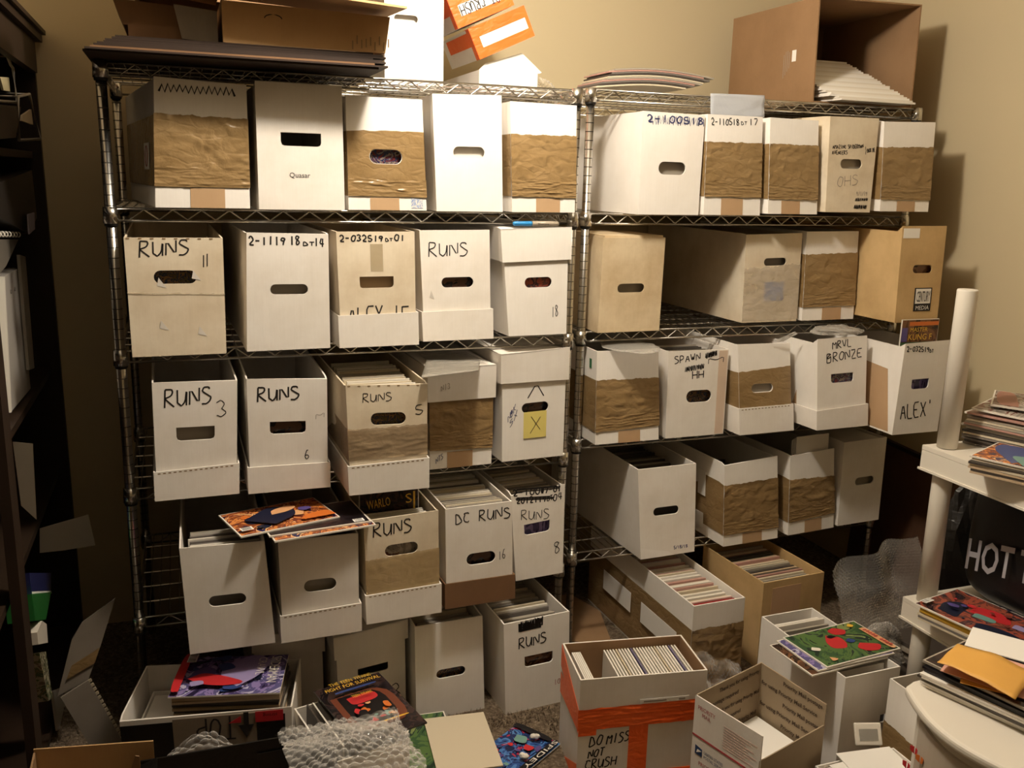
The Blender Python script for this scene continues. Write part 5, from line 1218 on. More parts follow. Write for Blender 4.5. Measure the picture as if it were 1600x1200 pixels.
write(mb, 'CRUSH', (.065 * ob.w, .135 * ob.h), (.24 * ob.w, .02 * ob.h), (.003, .09 * ob.h), .0034, fn, 4)
obj('handwriting', mb, M['ink'], ob.root)
def side_row(box, a0, a1, n, kinds, label, group, lean, h=.27, wd=.165):
    for i in range(n):
        a = a0 + (a1 - a0) * i / (n - 1)
        me = stand_mesh(kinds[i % len(kinds)], wd, .004, h)
        o = bpy.data.objects.new('comic_book', me); COL.objects.link(o)
        o.matrix_world = box.M @ Matrix.Translation(Vector(((a - .5) * box.w, box.D / 2, .008))) @ Matrix.Rotation(lean, 4, 'Y') @ Matrix.Rotation(math.pi / 2, 4, 'Z')
        setprops(o, '%s %s' % (ORD[i] if i < 20 else 'twenty-' + ORD[i - 20], label), 'comic', group)
side_row(ob, .025, .085, 5, [EP, EW, EP], 'white edged comic from the left end of the orange taped box', 'comics at the left of the orange taped box', .06)
side_row(ob, .335, .93, 25, [EP, EW, EP, EW, EI, EP, EW, EP, EP, plain('violet_edge', '#6a6480', .4), EW, EW, EP], 'comic of the large slanting cluster in the orange taped box', 'comics in the orange taped box', -.0)

# postal carton
U = [Vector((1.300, -.715, 0)), Vector((1.551, -.630, 0)), Vector((1.597, -.840, 0)), Vector((1.357, -.915, 0))]
ut = thing('postal_carton', 'open white postal carton with red print outside and repeated brown print inside', 'carton', (1.45, -.775, FZ))
uo = Vector((1.45, -.775, 0))
U = [p - uo for p in U]
pin = M['postal_inside'] = card('postal_inside', '#a5937a', '#8c7a61', .3)
def wall(name, a, b2, za, zb, mats, par=ut):
    d = (b2 - a).normalized(); n = Vector((-d.y, d.x, 0))       # outward is to the left of a->b
    mb = MB()
    mb.slab([a + Vector((0, 0, .002)), b2 + Vector((0, 0, .002)), b2 + Vector((0, 0, zb)), a + Vector((0, 0, za))], n * -.003)
    return obj(name, mb, mats, par)
U_in = (U[0] + U[1] + U[2] + U[3]) / 4
wl = wall('back_panel', U[0], U[1], .300, .300, pin)
wr = wall('back_panel', U[1], U[2], .300, .292, pin)
wf = wall('front_panel', U[2], U[3], .235, .235, pin)
wn = wall('printed_panel', U[3], U[0], .300, .300, M['white'])
mb = MB(); mb.slab([p + (U_in - p) * .02 + Vector((0, 0, .001)) for p in U], (0, 0, .003)); obj('bottom_panel', mb, pin, ut)
brown_ink = plain('brown_print', '#4a3828', .7)
def rows(panel_o, a, b2, z_list, lines, inward, hh=.010, start=.03):
    d = (b2 - a); L = d.length; d.normalize()
    for k, zz in enumerate(z_list):
        txt, off, wd = lines[k % len(lines)]
        o0 = a + d * (off * L) + inward * .0042 + Vector((0, 0, zz))
        print_text('printed_lettering', txt, brown_ink, panel_o, o0, d, (0, 0, 1), width=wd * L, height=hh * 1.15, bold=.02)
d01 = (U[1] - U[0]).normalized(); in01 = Vector((d01.y, -d01.x, 0))
d12 = (U[2] - U[1]).normalized(); in12 = Vector((d12.y, -d12.x, 0))
rows(wl, U[0], U[1], [.275, .245, .215, .185, .155], [('Thank you for using Priority', .34, .62), ('Mail postage required', .14, .50), ('Thank you for using Priority Mail', .30, .68), ('postage required', .36, .34), ('for using Priority Mail', .46, .5)], in01)
rows(wr, U[1], U[2], [.275, .245, .215, .185, .155, .125], [('Priority Mail postage', .38, .58), ('for using Priority Mail Service', .05, .85), ('Priority Mail postage', .40, .56), ('for using Priority Mail Service', .05, .85), ('Priority Mail postage', .40, .58), ('for using', .05, .3)], in12)
d23 = (U[3] - U[2]).normalized(); in23 = Vector((d23.y, -d23.x, 0))
rows(wf, U[2], U[3], [.21, .175], [('using Priority Mail postage required', .10, .8), ('you for using', .2, .3)], in23)
dn = (U[0] - U[3]).normalized(); on_ = Vector((-dn.y, dn.x, 0))
postal_red = plain('postal_red', '#b5474c', .7); postal_blue = plain('postal_blue', '#27406b', .6)
def on_wn(txt, mat, s, zz, wd, hh):
    # outside face, read from outside: runs from U[0] to U[3]
    o0 = U[0] + (U[3] - U[0]) * s + on_ * .0008 + Vector((0, 0, zz))
    print_text('printed_lettering', txt, mat, wn, o0, -dn, (0, 0, 1), width=wd, height=hh)
on_wn('PRIORITY', postal_red, .06, .268, .055, .011); on_wn('MAIL', postal_red, .13, .252, .028, .011)
on_wn('UNITED STATES', postal_blue, .20, .158, .060, .008); on_wn('POSTAL SERVICE', postal_blue, .20, .146, .066, .008)
on_wn('PRIORITY', postal_red, .13, .120, .055, .011); on_wn('MAIL', postal_red, .20, .104, .028, .011)
faint = plain('faint_red', '#c79a94', .8)
mb = MB()
for k in range(9):
    a_ = U[0] + (U[3] - U[0]) * .46 + on_ * .0006; b_ = U[0] + (U[3] - U[0]) * (.95 - .04 * (k * 7 % 5)) + on_ * .0006; zz = Vector((0, 0, .264 - .007 * k))
    mb.slab([a_ + zz, b_ + zz, b_ + zz + Vector((0, 0, .0016)), a_ + zz + Vector((0, 0, .0016))], on_ * .0002)
obj('fine_print', mb, faint, wn, 'stuff')
mb = MB(); q0 = U[0] + on_ * .0009; q1 = U[3] + on_ * .0009
mb.slab([q0 + Vector((0, 0, .192)), q1 + Vector((0, 0, .192)), q1 + Vector((0, 0, .197)), q0 + Vector((0, 0, .197))], on_ * .0002); obj('red_line', mb, postal_red, wn)
mb = MB(); q2 = q0 + (q1 - q0) * .06; q3 = q0 + (q1 - q0) * .17
mb.slab([q2 + Vector((0, 0, .146)), q3 + Vector((0, 0, .146)), q3 + Vector((0, 0, .166)), q2 + Vector((0, 0, .170))], on_ * .0002)
em = obj('postal_emblem', mb, postal_blue, wn)
mb = MB(); mb.slab([q2 + (q3 - q2) * .2 + on_ * .0004 + Vector((0, 0, .150)), q2 + (q3 - q2) * .95 + on_ * .0004 + Vector((0, 0, .160)), q2 + (q3 - q2) * .35 + on_ * .0004 + Vector((0, 0, .161))], on_ * .0002); obj('emblem_wing', mb, M['paper'], em)
for k in range(4):
    pts = [p + (U_in - p) * .09 for p in U]
    mb = MB(); mb.slab([p + Vector((R.uniform(-.003, .003), R.uniform(-.003, .003), .006 + .036 * k)) for p in pts], (0, 0, .0355))
    o = obj('board_stack', mb, M['paper']); o.location = (1.45, -.775, FZ)
    setprops(o, '%s thick white board from the bottom of the postal carton' % ORD[k], 'board', 'white boards in the postal carton')
# loose white cards before the drawers
for k, (x, y, zz, r) in enumerate(((1.63, -.955, .215, .12), (1.655, -.945, .2185, .02), (1.69, -.925, .222, -.12))):
    flat_comic('%s fanned white card in front of the plastic drawers' % ['lowest', 'middle', 'topmost'][k], (x, y, zz), r, .15, .11, .0025, None, M['paper'], 'fanned white cards', name='white_card', cat='card')
cb = plain_box('comic_box', 'low white box under the fanned white cards, before the drawers', (1.675, -1.01, FZ), 0, .24, .14, .150)
cb.body(M['white'], closed=True)
t = thing('label_holder', 'small white plastic holder standing behind the fanned cards', 'holder', (1.735, -.850, .215), (-.5, 0, -.3))
mb = MB(); mb.box(-.035, .035, -.004, .004, 0, .055); o = obj('plate', mb, M['white_plastic'], t)
md = o.modifiers.new('round', 'BEVEL'); md.width = .0038; md.segments = 3
mb = MB(); mb.box(-.024, .024, -.0052, -.004, .012, .040); obj('window', mb, M['film_grey'], t)

# ================================================================ floor, left
tc = Matrix.Translation(Vector((.195, -.19, FZ))) @ Matrix.Rotation(math.radians(-12), 4, 'Z')
tb = Box(dict(loc=(.163, -.318, FZ), yaw=math.radians(-12), f=[(-.212, 0, .216), (.20, 0, .232), (-.205, 0, 0), (.20, 0, 0)], d=.25, hr=.235), 'shipping_carton', 'shallow white carton with black tape and TOP in upside down letters, lower left', 'carton')
tb.body(M['white'])
tb.patch('black_tape', (0, .30, .0, .94), M['black_tape'], -.0016); tb.patch('black_tape', (.79, .96, .15, .93), M['black_tape'], -.0016); tb.patch('grey_print_panel', (.30, .79, .0, .97), card('streaky_grey', '#8f7f6b', '#6b5e4e', .7), -.0012)
mb = MB(); fn = lambda x, y: tb.P(x / tb.w, y / tb.h, -.0026)
write(mb, 'TOP', (.665 * tb.w, .955 * tb.h), (-.235 * tb.w, -.01 * tb.h), (0, -.27 * tb.h), .0046, fn, 3)
obj('handwriting', mb, M['ink'], tb.root)
mb = MB(); P = tb.P
mb.slab([P(.715, .99, -.0022), P(.745, .99, -.0022), P(.745, .84, -.0022), P(.775, .84, -.0022), P(.728, .68, -.0022), P(.682, .84, -.0022), P(.715, .84, -.0022)], (0, -.0006, 0)); obj('down_arrow', mb, M['ink'], tb.root)
mb = MB(); mb.slab([P(.625, .87, -.0022), P(.70, .95, -.0022), P(.70, .87, -.0022)], (0, -.0006, 0)); obj('red_mark', mb, RED, tb.root)
rl = tb.patch('red_label', (.785, .95, .86, .985), RED, -.0034)
q0 = tb.P(.915, .955, -.0042); q1 = tb.P(.82, .955, -.0042)
print_text('label_lettering', 'strong', M['ink'], rl, q0, q1 - q0, (0, 0, -1), width=.035, height=.010)
wb = plain_box('white_carton', 'flat white box inside the carton lettered TOP, under the comic pile', (.165, -.295, FZ + .006), math.radians(-12), .375, .21, .150)
wb.body(M['white_clean'], closed=True)
pc, pr = (.222, -.226), math.radians(-13 + 90)
GT = 'comic pile in the carton lettered TOP'
pile('the comic pile in the TOP carton', 14, (pc[0] + .005, pc[1] + .012), pr, .2175, .0076, GT, [EG, EW, EWM, ED, EI], .004, .03, .178, .262)
flat_comic('glossy comic with purple and red cover topmost on the TOP carton pile', (pc[0], pc[1], .3252), pr, .188, .270, .004, 'cover_purple',
           art=scatter(2, 26, (-.92, .92, -.6, .75), [LAV, PUR, BLU, NAVY, LAV]) + [('cover_art', LAV, [(-.8, -.2), (-.3, -.55), (.5, -.75), (.9, -.4), (.4, .1), (-.2, .2)]), ('cover_art', PUR, [(-.6, .55), (-.1, .75), (.3, .5), (.1, .25), (-.4, .3)]), ('cover_art', BLU, [(.0, .15), (.35, .3), (.45, .05), (.15, -.1)]),
                ('cover_art', RED, [(-.35, .75), (-.05, .5), (-.25, .1), (-.55, -.3), (-.7, -.25), (-.75, .1), (-.65, .45)]), ('cover_art', LAV, [(-.75, .62), (-.5, .7), (-.45, .45), (-.65, .4)]),
                ('cover_panel', RED, [(-.98, .82), (.98, .82), (.98, .985), (-.98, .985)])],
           title=[('AMAZING', LAV, .10, -.86, -1, 0, .06, .012), ('SPIDERMAN', WHT, .66, -.72, -1, 0, .128, .026), ('CRAWL', WHT, .62, -.48, -1, 0, .085, .022)], barcode=(.72, .80, .040, .024), border=False)
# comics and poster comic beside it
sb = plain_box('comic_box', 'low white box of standing comics under the dark poster comic', (.520, -.56, FZ), math.radians(12), .20, .26, .205)
sb.body(M['white'])
side_row(sb, .10, .62, 8, [ED, EW, ES, EG], 'comic from the left in the low box under the poster comic', 'comics under the poster comic', .03, .215, .21)
flat_comic('dark poster comic with yellow heading and red brown artwork', (.540, -.432, .298), math.radians(14), .182, .270, .004, 'cover_dark', edge=ED,
           art=[('cover_art', plain('rust_ink', '#6e3a28', .3), [(-.8, .55), (.85, .55), (.85, -.72), (-.8, -.72)]), ('cover_art', BLK, [(-.62, .52), (.62, .52), (.62, -.6), (-.62, -.6)]), ('cover_art', RED, [(-.4, .42), (.42, .46), (.46, .18), (-.36, .14)])] + scatter(3, 22, (-.5, .5, -.52, .1), [ORG, RED, SKIN, ORG, BLK, TEAL], .06, .18) + [('cover_panel', BLU, [(-.62, .56), (.62, .56), (.62, .62), (-.62, .62)]), ('caption_line', YEL, [(-.4, -.66), (.7, -.66), (.7, -.70), (-.4, -.70)]), ('caption_line', plain('cover_grey_ink', '#77706c', .3), [(-.3, -.80), (.3, -.80), (.3, -.85), (-.3, -.85)]), ('caption_line', bpy.data.materials['cover_grey_ink'], [(-.3, -.89), (.1, -.89), (.1, -.93), (-.3, -.93)])],
           title=[('THE TEEN TITANS', YEL, -.62, .82, 1, 0, .115, .015), ('FIGHT FOR SURVIVAL', YEL, -.82, .67, 1, 0, .150, .015), ('TEEN TITANS', YEL, -.30, .27, 1, 0, .055, .012)], border=False)
# white board and comics lying on the carpet
flat_comic('blank white board lying on the carpet in front of the plain floor box', (.795, -.395, .124), math.radians(-6), .170, .245, .004, None, EI, name='backing_board', cat='board')
flat_comic('black and white comic beside the blank board on the carpet', (.700, -.355, .116), math.radians(-4), .165, .258, .004, 'cover_green', art=[('cover_art', WHT, [(-.9, .9), (-.2, .9), (-.4, .3), (-.9, .2)]), ('cover_art', BLK, [(-.7, .8), (-.4, .8), (-.5, .5)])])
pile('the pile under the blank board on the carpet', 6, (.740, -.385), math.radians(-5), FZ + .003, .0085, 'pile under the blank board', [EW, EI, EG], .004, .03)
flat_comic('blue and pink comic with black lettered edges on the carpet', (.952, -.398, .064), math.radians(-57), .150, .205, .004, 'cover_blue',
           art=scatter(4, 14, (-.9, .65, -.9, .7), [RED, BLU, NAVY, PUR, TEAL], .08, .2) + [('cover_panel', BLK, [(.72, -.99), (.99, -.99), (.99, .99), (.72, .99)]), ('cover_panel', BLK, [(-.99, .78), (.7, .78), (.7, .99), (-.99, .99)]), ('cover_art', RED, [(.1, .3), (.5, .35), (.45, .1), (.15, .1)]), ('cover_art', TEAL, [(-.5, .5), (-.1, .6), (.1, .3), (-.4, .2)])],
           title=[('SPIDEY', WHT, .80, .92, 0, -1, .15, .014)], border=False)
def peanut(label, x, y, zz, s, seed):
    mb = MB()
    def f(u, v):
        th, ph = u * 2 * math.pi, v * math.pi
        p = Vector((math.cos(th) * math.sin(ph), math.sin(th) * math.sin(ph), math.cos(ph)))
        k = 1 + .28 * math.cos(2 * th + seed) * math.sin(ph) + .35 * noise.noise(p * 2.3 + Vector((seed * 5, 0, 0)))
        return (x + p.x * s * k, y + p.y * s * .72 * k, zz + s * .6 + p.z * s * .6 * k)
    mb.grid(f, 18, 10); o = obj('packing_peanut', mb, plain('white_foam', '#ece6da', .8) if 'white_foam' not in bpy.data.materials else bpy.data.materials['white_foam'])
    setprops(o, label, 'packing foam', 'packing peanuts')
peanut('white packing peanut on the upper edge of the blue comic', 1.015, -.372, .0755, .012, 1); peanut('white packing peanut in the middle of the blue comic', .955, -.445, .0755, .0125, 2)
peanut('white packing peanut against the front of the orange taped box', 1.212, -.640, FZ, .012, 3); peanut('red stained packing peanut at the left front of the orange taped box', 1.062, -.600, FZ, .010, 4)
mb = MB(); mb.slab([(1.30, .16, FZ), (1.46, .04, FZ), (1.53, .30, FZ), (1.48, .46, FZ), (1.30, .46, FZ)], (0, 0, .004)); o = obj('cardboard_sheet', mb, M['kraft']); setprops(o, 'brown cardboard sheet lying on the floor left of the long taped box', 'cardboard')

# kraft flap carton and black carton cropped at the bottom edge
t = thing('cardboard_carton', 'kraft carton with raised flap at the bottom left corner', 'carton', (-.085, -.47, FZ))
panel('back_panel', [(-.125, .05, 0), (.125, .0, 0), (.125, .0, .272), (-.125, .05, .270)], (.0, .004, 0), M['kraft_light'], t)
panel('folded_flap', [(.02, -.012, .06), (.092, -.03, .06), (.096, -.032, .262), (.088, -.03, .264)], (.0, -.003, 0), M['kraft'], t)
panel('side_panel', [(-.125, -.20, 0), (-.125, .045, 0), (-.125, .045, .265), (-.125, -.20, .255)], (.004, 0, 0), M['kraft'], t)
t = thing('black_carton', 'black carton with taped flap below the bubble wrap, bottom edge', 'carton', (.22, -.57, FZ))
panel('back_panel', [(-.20, .03, 0), (.20, -.02, 0), (.20, -.02, .302), (-.205, .03, .272)], (0, .004, 0), M['black_tape'], t)
panel('flap', [(-.205, .025, .262), (-.17, .02, .278), (-.17, -.02, .270), (-.205, -.015, .25)], (0, 0, .004), M['black_tape'], t)
panel('tape_patch', [(.04, -.0045, .225), (.155, -.019, .232), (.155, -.019, .272), (.04, -.0045, .262)], (0, -.001, 0), M['black_plastic'], t)
panel('side_panel', [(.20, -.24, 0), (.20, -.03, 0), (.20, -.03, .295), (.20, -.24, .27)], (-.004, 0, 0), M['black_tape'], t)

# unfolded box standing in the corner
t = thing('unfolded_box', 'unfolded white comic box with brown tape leaning beside the left rack', 'box', (-.10, .05, FZ))
to = Vector((-.10, .05, FZ))
def pt(k): return [Vector(p) - to for p in PT[k]]
def front(pts, dy): return [p + Vector((0, dy, 0)) for p in pts]
panel('upper_panel', pt('fold_a'), (0, .005, 0), M['grey_card'], t)
panel('lower_panel', pt('fold_b'), (0, .005, 0), M['grey_card'], t)
panel('tape', pt('fold_tape'), (0, .001, 0), M['tape'], t)
fb = pt('fold_b'); mb = MB()
for i in range(16):
    p = fb[1] + (fb[2] - fb[1]) * (i / 16.)
    q = fb[1] + (fb[2] - fb[1]) * ((i + .55) / 16.)
    mb.slab([p, q, q + Vector((.006, 0, .003)), p + Vector((.006, 0, .003))], (0, .005, 0))
obj('fluted_edge', mb, M['inner'], t)

# ================================================================ dark bookcase at the left wall
t = thing('bookcase', 'tall dark brown wooden bookcase with cornice against the left wall', 'bookcase', (-.424, 0, FZ))
H = 1.955 - FZ
mb = MB(); mb.box(-.18, .205, .665, .690, 0, H); obj('side_panel', mb, M['wood_dark'], t)
mb = MB(); mb.box(-.18, .21, -1.62, -1.595, 0, H); obj('side_panel', mb, M['wood_dark'], t)
mb = MB(); mb.box(-.192, -.18, -1.62, .69, 0, H); obj('back_panel', mb, M['wood_dark'], t)
mb = MB(); mb.box(.19, .212, -.375, -.30, 0, H - .09); obj('stile', mb, M['wood_dark'], t)
for zz in (.04, .60, .925, 1.58):
    mb = MB(); mb.box(-.18, .180, -1.59, .664, zz - .02, zz); obj('shelf_board', mb, M['wood_dark'], t)
mb = MB(); mb.box(.19, .212, -1.59, .664, H - .09, H); obj('fascia', mb, M['wood_dark'], t)
mb = MB(); mb.box(-.19, .228, -1.63, .700, H, H + .022); mb.box(-.19, .238, -1.635, .706, H + .022, H + .034); obj('cornice', mb, M['wood_dark'], t)

def flatthing(name, label, cat, key, off, mat, group=None, origin=None):
    pts = [Vector(p) for p in PT[key]]
    mb = MB(); mb.slab(pts, off)
    o = obj(name, mb, mat); return setprops(o, label, cat, group)
dim = plain('off_white_paper', '#cfc6b8', .7)
flatthing('paper_sheet', 'pale paper sheet sticking out low from the dark bookcase', 'paper', 'paper_out', (0, .003, 0), dim)
flatthing('backing_board', 'tall pale board standing in the lower bookcase', 'board', 'board_white', (0, .006, 0), dim)
t = thing('ring_binder', 'white ring binder standing on the middle bookcase shelf', 'binder')
mb = MB(); mb.slab([Vector(p) for p in PT['binder']], (-.03, 0, 0)); bo = obj('cover', mb, plain('grey_white_binder', '#a8a199', .5), t)
pb = [Vector(p) for p in PT['binder']]
mb = MB(); mb.slab([pb[0] + Vector((.001, -.010, 0)), pb[0] + Vector((.001, .002, 0)), pb[3] + Vector((.001, .002, 0)), pb[3] + Vector((.001, -.012, 0))], (-.03, 0, 0)); obj('spine_edge', mb, M['white_plastic'], t)
mb = MB()
for u in (.25, .5):
    c_ = pb[0] * (1 - u) + pb[1] * u + Vector((.002, 0, -.045))
    mb.tube([c_ + Vector((0, .005 * math.cos(a), .005 * math.sin(a))) for a in [math.pi * k / 6 for k in range(12)]], .0012, 5, True)
obj('spine_rivet', mb, M['steel'], t, 'stuff')
flatthing('backing_board', 'grey board standing behind the white ring binder', 'board', 'binder_back', (-.008, 0, 0), plain('grey_board', '#8e877c', .6))
def rods(name, label, cat, key, r, closed=True):
    pts = [Vector(p) for p in PT[key]]
    mb = MB(); mb.tube(pts, r, 7, closed); o = obj(name, mb, M['steel']); return setprops(o, label, cat)
t = thing('wire_file_holder', 'wire file holder with papers on the top bookcase shelf', 'file holder')
for key in ('wire_a', 'wire_b', 'wire_c'):
    pts = [Vector(p) for p in PT[key]]
    mb = MB(); mb.tube(pts, .0040, 7, True); obj('wire_loop', mb, M['wire_pale'], t)
    mb = MB(); mb.tube([p + Vector((-.10, 0, 0)) for p in pts], .0032, 7, True); obj('wire_loop', mb, M['steel'], t)
    for p in pts[:2]:
        mb = MB(); mb.tube([p, p + Vector((-.10, 0, 0))], .0026, 6); obj('cross_wire', mb, M['steel'], t)
flatthing('desk_tray', 'grey brown desk tray on the top bookcase shelf', 'tray', 'tray_dark', (-.045, 0, 0), plain('dull_brown_plastic', '#5a5046', .5))
flatthing('paper_sheet', 'crumpled beige paper in the wire file holder', 'paper', 'tray_paper', (-.006, 0, 0), plain('beige_paper', '#b9a88a', .7))
flatthing('paper_sheet', 'yellowish paper at the left frame edge in the bookcase', 'paper', 'tray_paper2', (-.006, 0, 0), plain('yellow_paper', '#c9b98d', .7))
flatthing('paper_tray', 'pale paper tray uppermost in the bookcase', 'tray', 'top_sheet', (-.012, 0, 0), dim)
t = thing('spiral_notepad', 'spiral notepad with white coil in the bookcase', 'notepad')
mb = MB(); mb.slab([Vector(p) for p in PT['pad_flap']], (-.008, 0, 0)); obj('cover', mb, plain('grey_pad', '#6b645a', .6), t)
a0, a1 = Vector(PT['spiral'][0]), Vector(PT['spiral'][1])
for k in range(9):
    c_ = a0 + (a1 - a0) * (k + .5) / 9 + Vector((0, 0, -.006))
    mb = MB(); mb.tube([c_ + Vector((.007 * math.cos(a), 0, .007 * math.sin(a))) for a in [math.pi * i / 6 for i in range(12)]], .0018, 6, True); obj('coil', mb, M['white_plastic'], t)
flatthing('storage_bag', 'dark bag stuffed in the bookcase above the notepad', 'bag', 'dark_item', (-.12, 0, 0), plain('dark_bag', '#231e1a', .45))
flatthing('price_tag', 'small pale tag hanging at the bookcase edge', 'tag', 'tag', (-.003, 0, 0), plain('lilac_tag', '#a79fb0', .6))
t = thing('snack_bag', 'green bag with a blue and white panel low in the bookcase', 'bag')
mb = MB(); mb.slab([Vector(p) for p in PT['bag_green']], (-.06, 0, 0)); obj('bag_body', mb, plain('green_foil', '#2f7a3a', .25), t)
mb = MB(); mb.slab([Vector(p) for p in PT['bag_blue']], (-.06, 0, 0)); obj('blue_panel', mb, plain('blue_foil', '#252a5c', .3), t)
pb = [Vector(p) for p in PT['bag_blue']]
mb = MB(); mb.slab([pb[3] + Vector((.001, 0, .006)), pb[2] + Vector((.001, 0, .006)), pb[2] + Vector((.001, 0, -.002)), pb[3] + Vector((.001, 0, -.002))], (-.002, 0, 0)); obj('white_band', mb, M['paper'], t)
flatthing('plastic_bottle', 'white bottle shape below the green bag in the bookcase', 'bottle', 'white_low', (-.04, 0, 0), dim)
flatthing('picture_book', 'thin pale book standing at the bottom of the bookcase', 'book', 'colour_low', (-.03, 0, 0), cover_mat('cover_leaf', ['#8a7f5a', '#5d6a4a', '#b3a98f', '#7a6a58'], 30, 21))
flatthing('paper_sheet', 'curled white paper at the foot of the bookcase', 'paper', 'white_low2', (-.005, 0, 0), dim)

# ================================================================ white plastic shelf unit at the right wall
t = thing('plastic_shelf', 'white plastic shelf unit with round posts along the right wall', 'shelf', (2.30, -.60, FZ))
ox, oy = 2.30, -.60
def post(x, y, z0, z1, r=.0265):
    mb = MB(); mb.tube([(x - ox, y - oy, z0 - FZ), (x - ox, y - oy, z1 - FZ - .004), (x - ox, y - oy, z1 - FZ)], [r, r * .99, r * .93], 20)
    return obj('post', mb, M['white_plastic'], t)
px_, py_ = 2.088, -.632
for yy in (py_, py_ - .80):
    for xx in (px_, 2.56):
        post(xx, yy, FZ, .395); post(xx, yy, .462, .84)
        if yy == py_: post(xx, yy, .914, 1.343)
for z0, z1 in ((.843, .912), (.397, .462)):
    mb = MB(); x0, x1, y0, y1 = 2.043 - ox, 2.60 - ox, -1.48 - oy, -.592 - oy
    z0 -= FZ; z1 -= FZ
    mb.box(x0, x1, y0, y1, z1 - .012, z1)
    o = obj('shelf_board', mb, M['white_plastic'], t)
    mb = MB(); mb.box(x0, x0 + .012, y0, y1, z0, z1 - .013); mb.box(x0 - .004, x0, y0 - .004, y1 + .004, z0, z0 + .006)
    mb.box(x0 + .013, x1, y1 - .012, y1, z0, z1 - .013); mb.box(x1 - .012, x1, y0, y1 - .013, z0, z1 - .013); obj('rim', mb, M['white_plastic'], o)
    mb = MB()
    for k in range(9): mb.box(x0 + .013, x1 - .013, y0 + .05 + .09 * k, y0 + .058 + .09 * k, z0 + .01, z1 - .013)
    obj('ribs', mb, M['white_plastic'], o, 'stuff')
GU = 'comic pile against the post on the upper plastic shelf'
pile('the rear pile on the upper plastic shelf', 15, (2.295, -.705), math.radians(20), .9135, .0062, GU, [ED, EG, EW, ES, EB, EI], .010, .06, .185, .27)
flat_comic('pale red comic slanting on the pile behind the plastic post', (2.30, -.715, 1.0125), (.03, -.02, math.radians(25)), .19, .272, .005, 'cover_grey')
flat_comic('mottled comic topmost behind the plastic post', (2.355, -.70, 1.026), (.03, -.02, math.radians(40)), .19, .272, .005, 'cover_grey', art=[('cover_art', WHT, [(-.4, -.6), (.3, -.5), (.2, -.3), (-.3, -.35)]), ('cover_panel', plain('faded_red', '#9a6a5c', .4), [(-.9, .5), (.9, .6), (.9, .95), (-.9, .9)])])
GU2 = 'comics jutting over the upper plastic shelf rim'
pile('the pile jutting over the upper plastic shelf', 6, (2.105, -.905), math.radians(24), .9135, .0062, GU2, [ED, EWM, EI, ES], .006, .04, .18, .262)
flat_comic('blue and orange comic topmost on the front pile of the upper plastic shelf', (2.107, -.905, .9515), (0, 0, math.radians(23)), .185, .268, .004, 'cover_orange', art=[('cover_art', BLU, [(-.9, .3), (.2, .9), (.9, .9), (.9, .3), (.2, .0)]), ('cover_art', SKIN, [(-.4, -.3), (.5, .1), (.8, -.5), (.1, -.8)]), ('cover_art', TEAL, [(-.95, .1), (-.2, .5), (.0, .2), (-.8, -.3)])])
# black shopping bag on the lower shelf
def bagfn(u, v):
    th, ph = u * 2 * math.pi, v * math.pi
    sx = lambda c, e: math.copysign(abs(c) ** e, c)
    p = Vector((sx(math.cos(th), .22) * sx(math.sin(ph), .25), sx(math.sin(th), .22) * sx(math.sin(ph), .25), sx(math.cos(ph), .35)))
    k = noise.noise(p * 2.5) * .014
    top = max(p.z, 0)
    return Vector((2.350 + p.x * (.145 - .02 * top) + k, -.850 + p.y * .236 + k, .655 + p.z * (.174 + .008 * math.sin(p.y * 3)) + k * p.z))
t = thing('shopping_bag', 'black shopping bag with white capital lettering on the lower plastic shelf', 'bag')
mb = MB(); mb.grid(bagfn, 48, 28); obj('bag_body', mb, plain('black_bag_plastic', '#0e0d11', .32), t)
bl = plain('bag_white_print', '#a9a6ac', .5)
print_text('bag_lettering', 'HOT T', bl, t, (2.188, -.655, .560), (0, -1, .20), (.02, .12, 1), width=.225, height=.088, shear=.2, bold=.02)
mb = MB()
mb.tube([(2.23, -.70, .81), (2.17, -.715, .825), (2.16, -.76, .83), (2.22, -.80, .815)], .006, 8); obj('handle', mb, M['white_plastic'], t)
crumple('storage_bag', 'extra black bag added to fill the dark gap beside the plastic shelf', 'bag', (2.43, -.475, .50), .135, .075, .29, M['black_tape'], 17, .18, 30)  # extra bag, added to fill the dark area beside the shopping bag
GL2 = 'comic pile on the lower plastic shelf'
pile('the pile on the lower plastic shelf', 6, (2.09, -.825), math.radians(11), .4635, .006, GL2, [EW, ED, YEL, EI, ES], .005, .03)
flat_comic('comic with brown red cover and red and black shapes on the lower plastic shelf', (2.090, -.822, .5010), math.radians(11), .19, .278, .004, 'cover_red',
           art=[('cover_art', NAVY, [(-.7, .6), (-.2, .75), (.25, .6), (.2, .35), (-.3, .3), (-.8, .2)]), ('cover_art', RED, [(-.1, .25), (.35, .3), (.6, .0), (.45, -.35), (.1, -.5), (-.05, -.2)]), ('cover_art', TEAL, [(-.3, .1), (.0, .15), (.05, -.25), (-.2, -.3)]), ('cover_art', NAVY, [(-.95, -.2), (-.5, -.1), (-.3, -.6), (-.4, -.95), (-.95, -.95)]), ('cover_art', LAV, [(.0, -.55), (.3, -.5), (.3, -.8), (.05, -.8)])] + scatter(5, 16, (-.9, .9, -.9, .75), [plain('rust_red_ink', '#7c3d33', .3), NAVY, RED, PUR], .05, .16), barcode=(-.7, .86, .036, .018))
flat_comic('second red comic partly covered by white cards on the lower plastic shelf', (2.10, -1.14, .4640), math.radians(14), .185, .27, .004, 'cover_red', art=[('cover_art', RED, [(-.6, .3), (.5, .5), (.6, .1), (-.4, -.1)])])
flat_comic('white card on the second red comic of the lower shelf', (2.09, -1.13, .4705), math.radians(40), .10, .15, .002, None, M['paper'], name='white_card', cat='card')
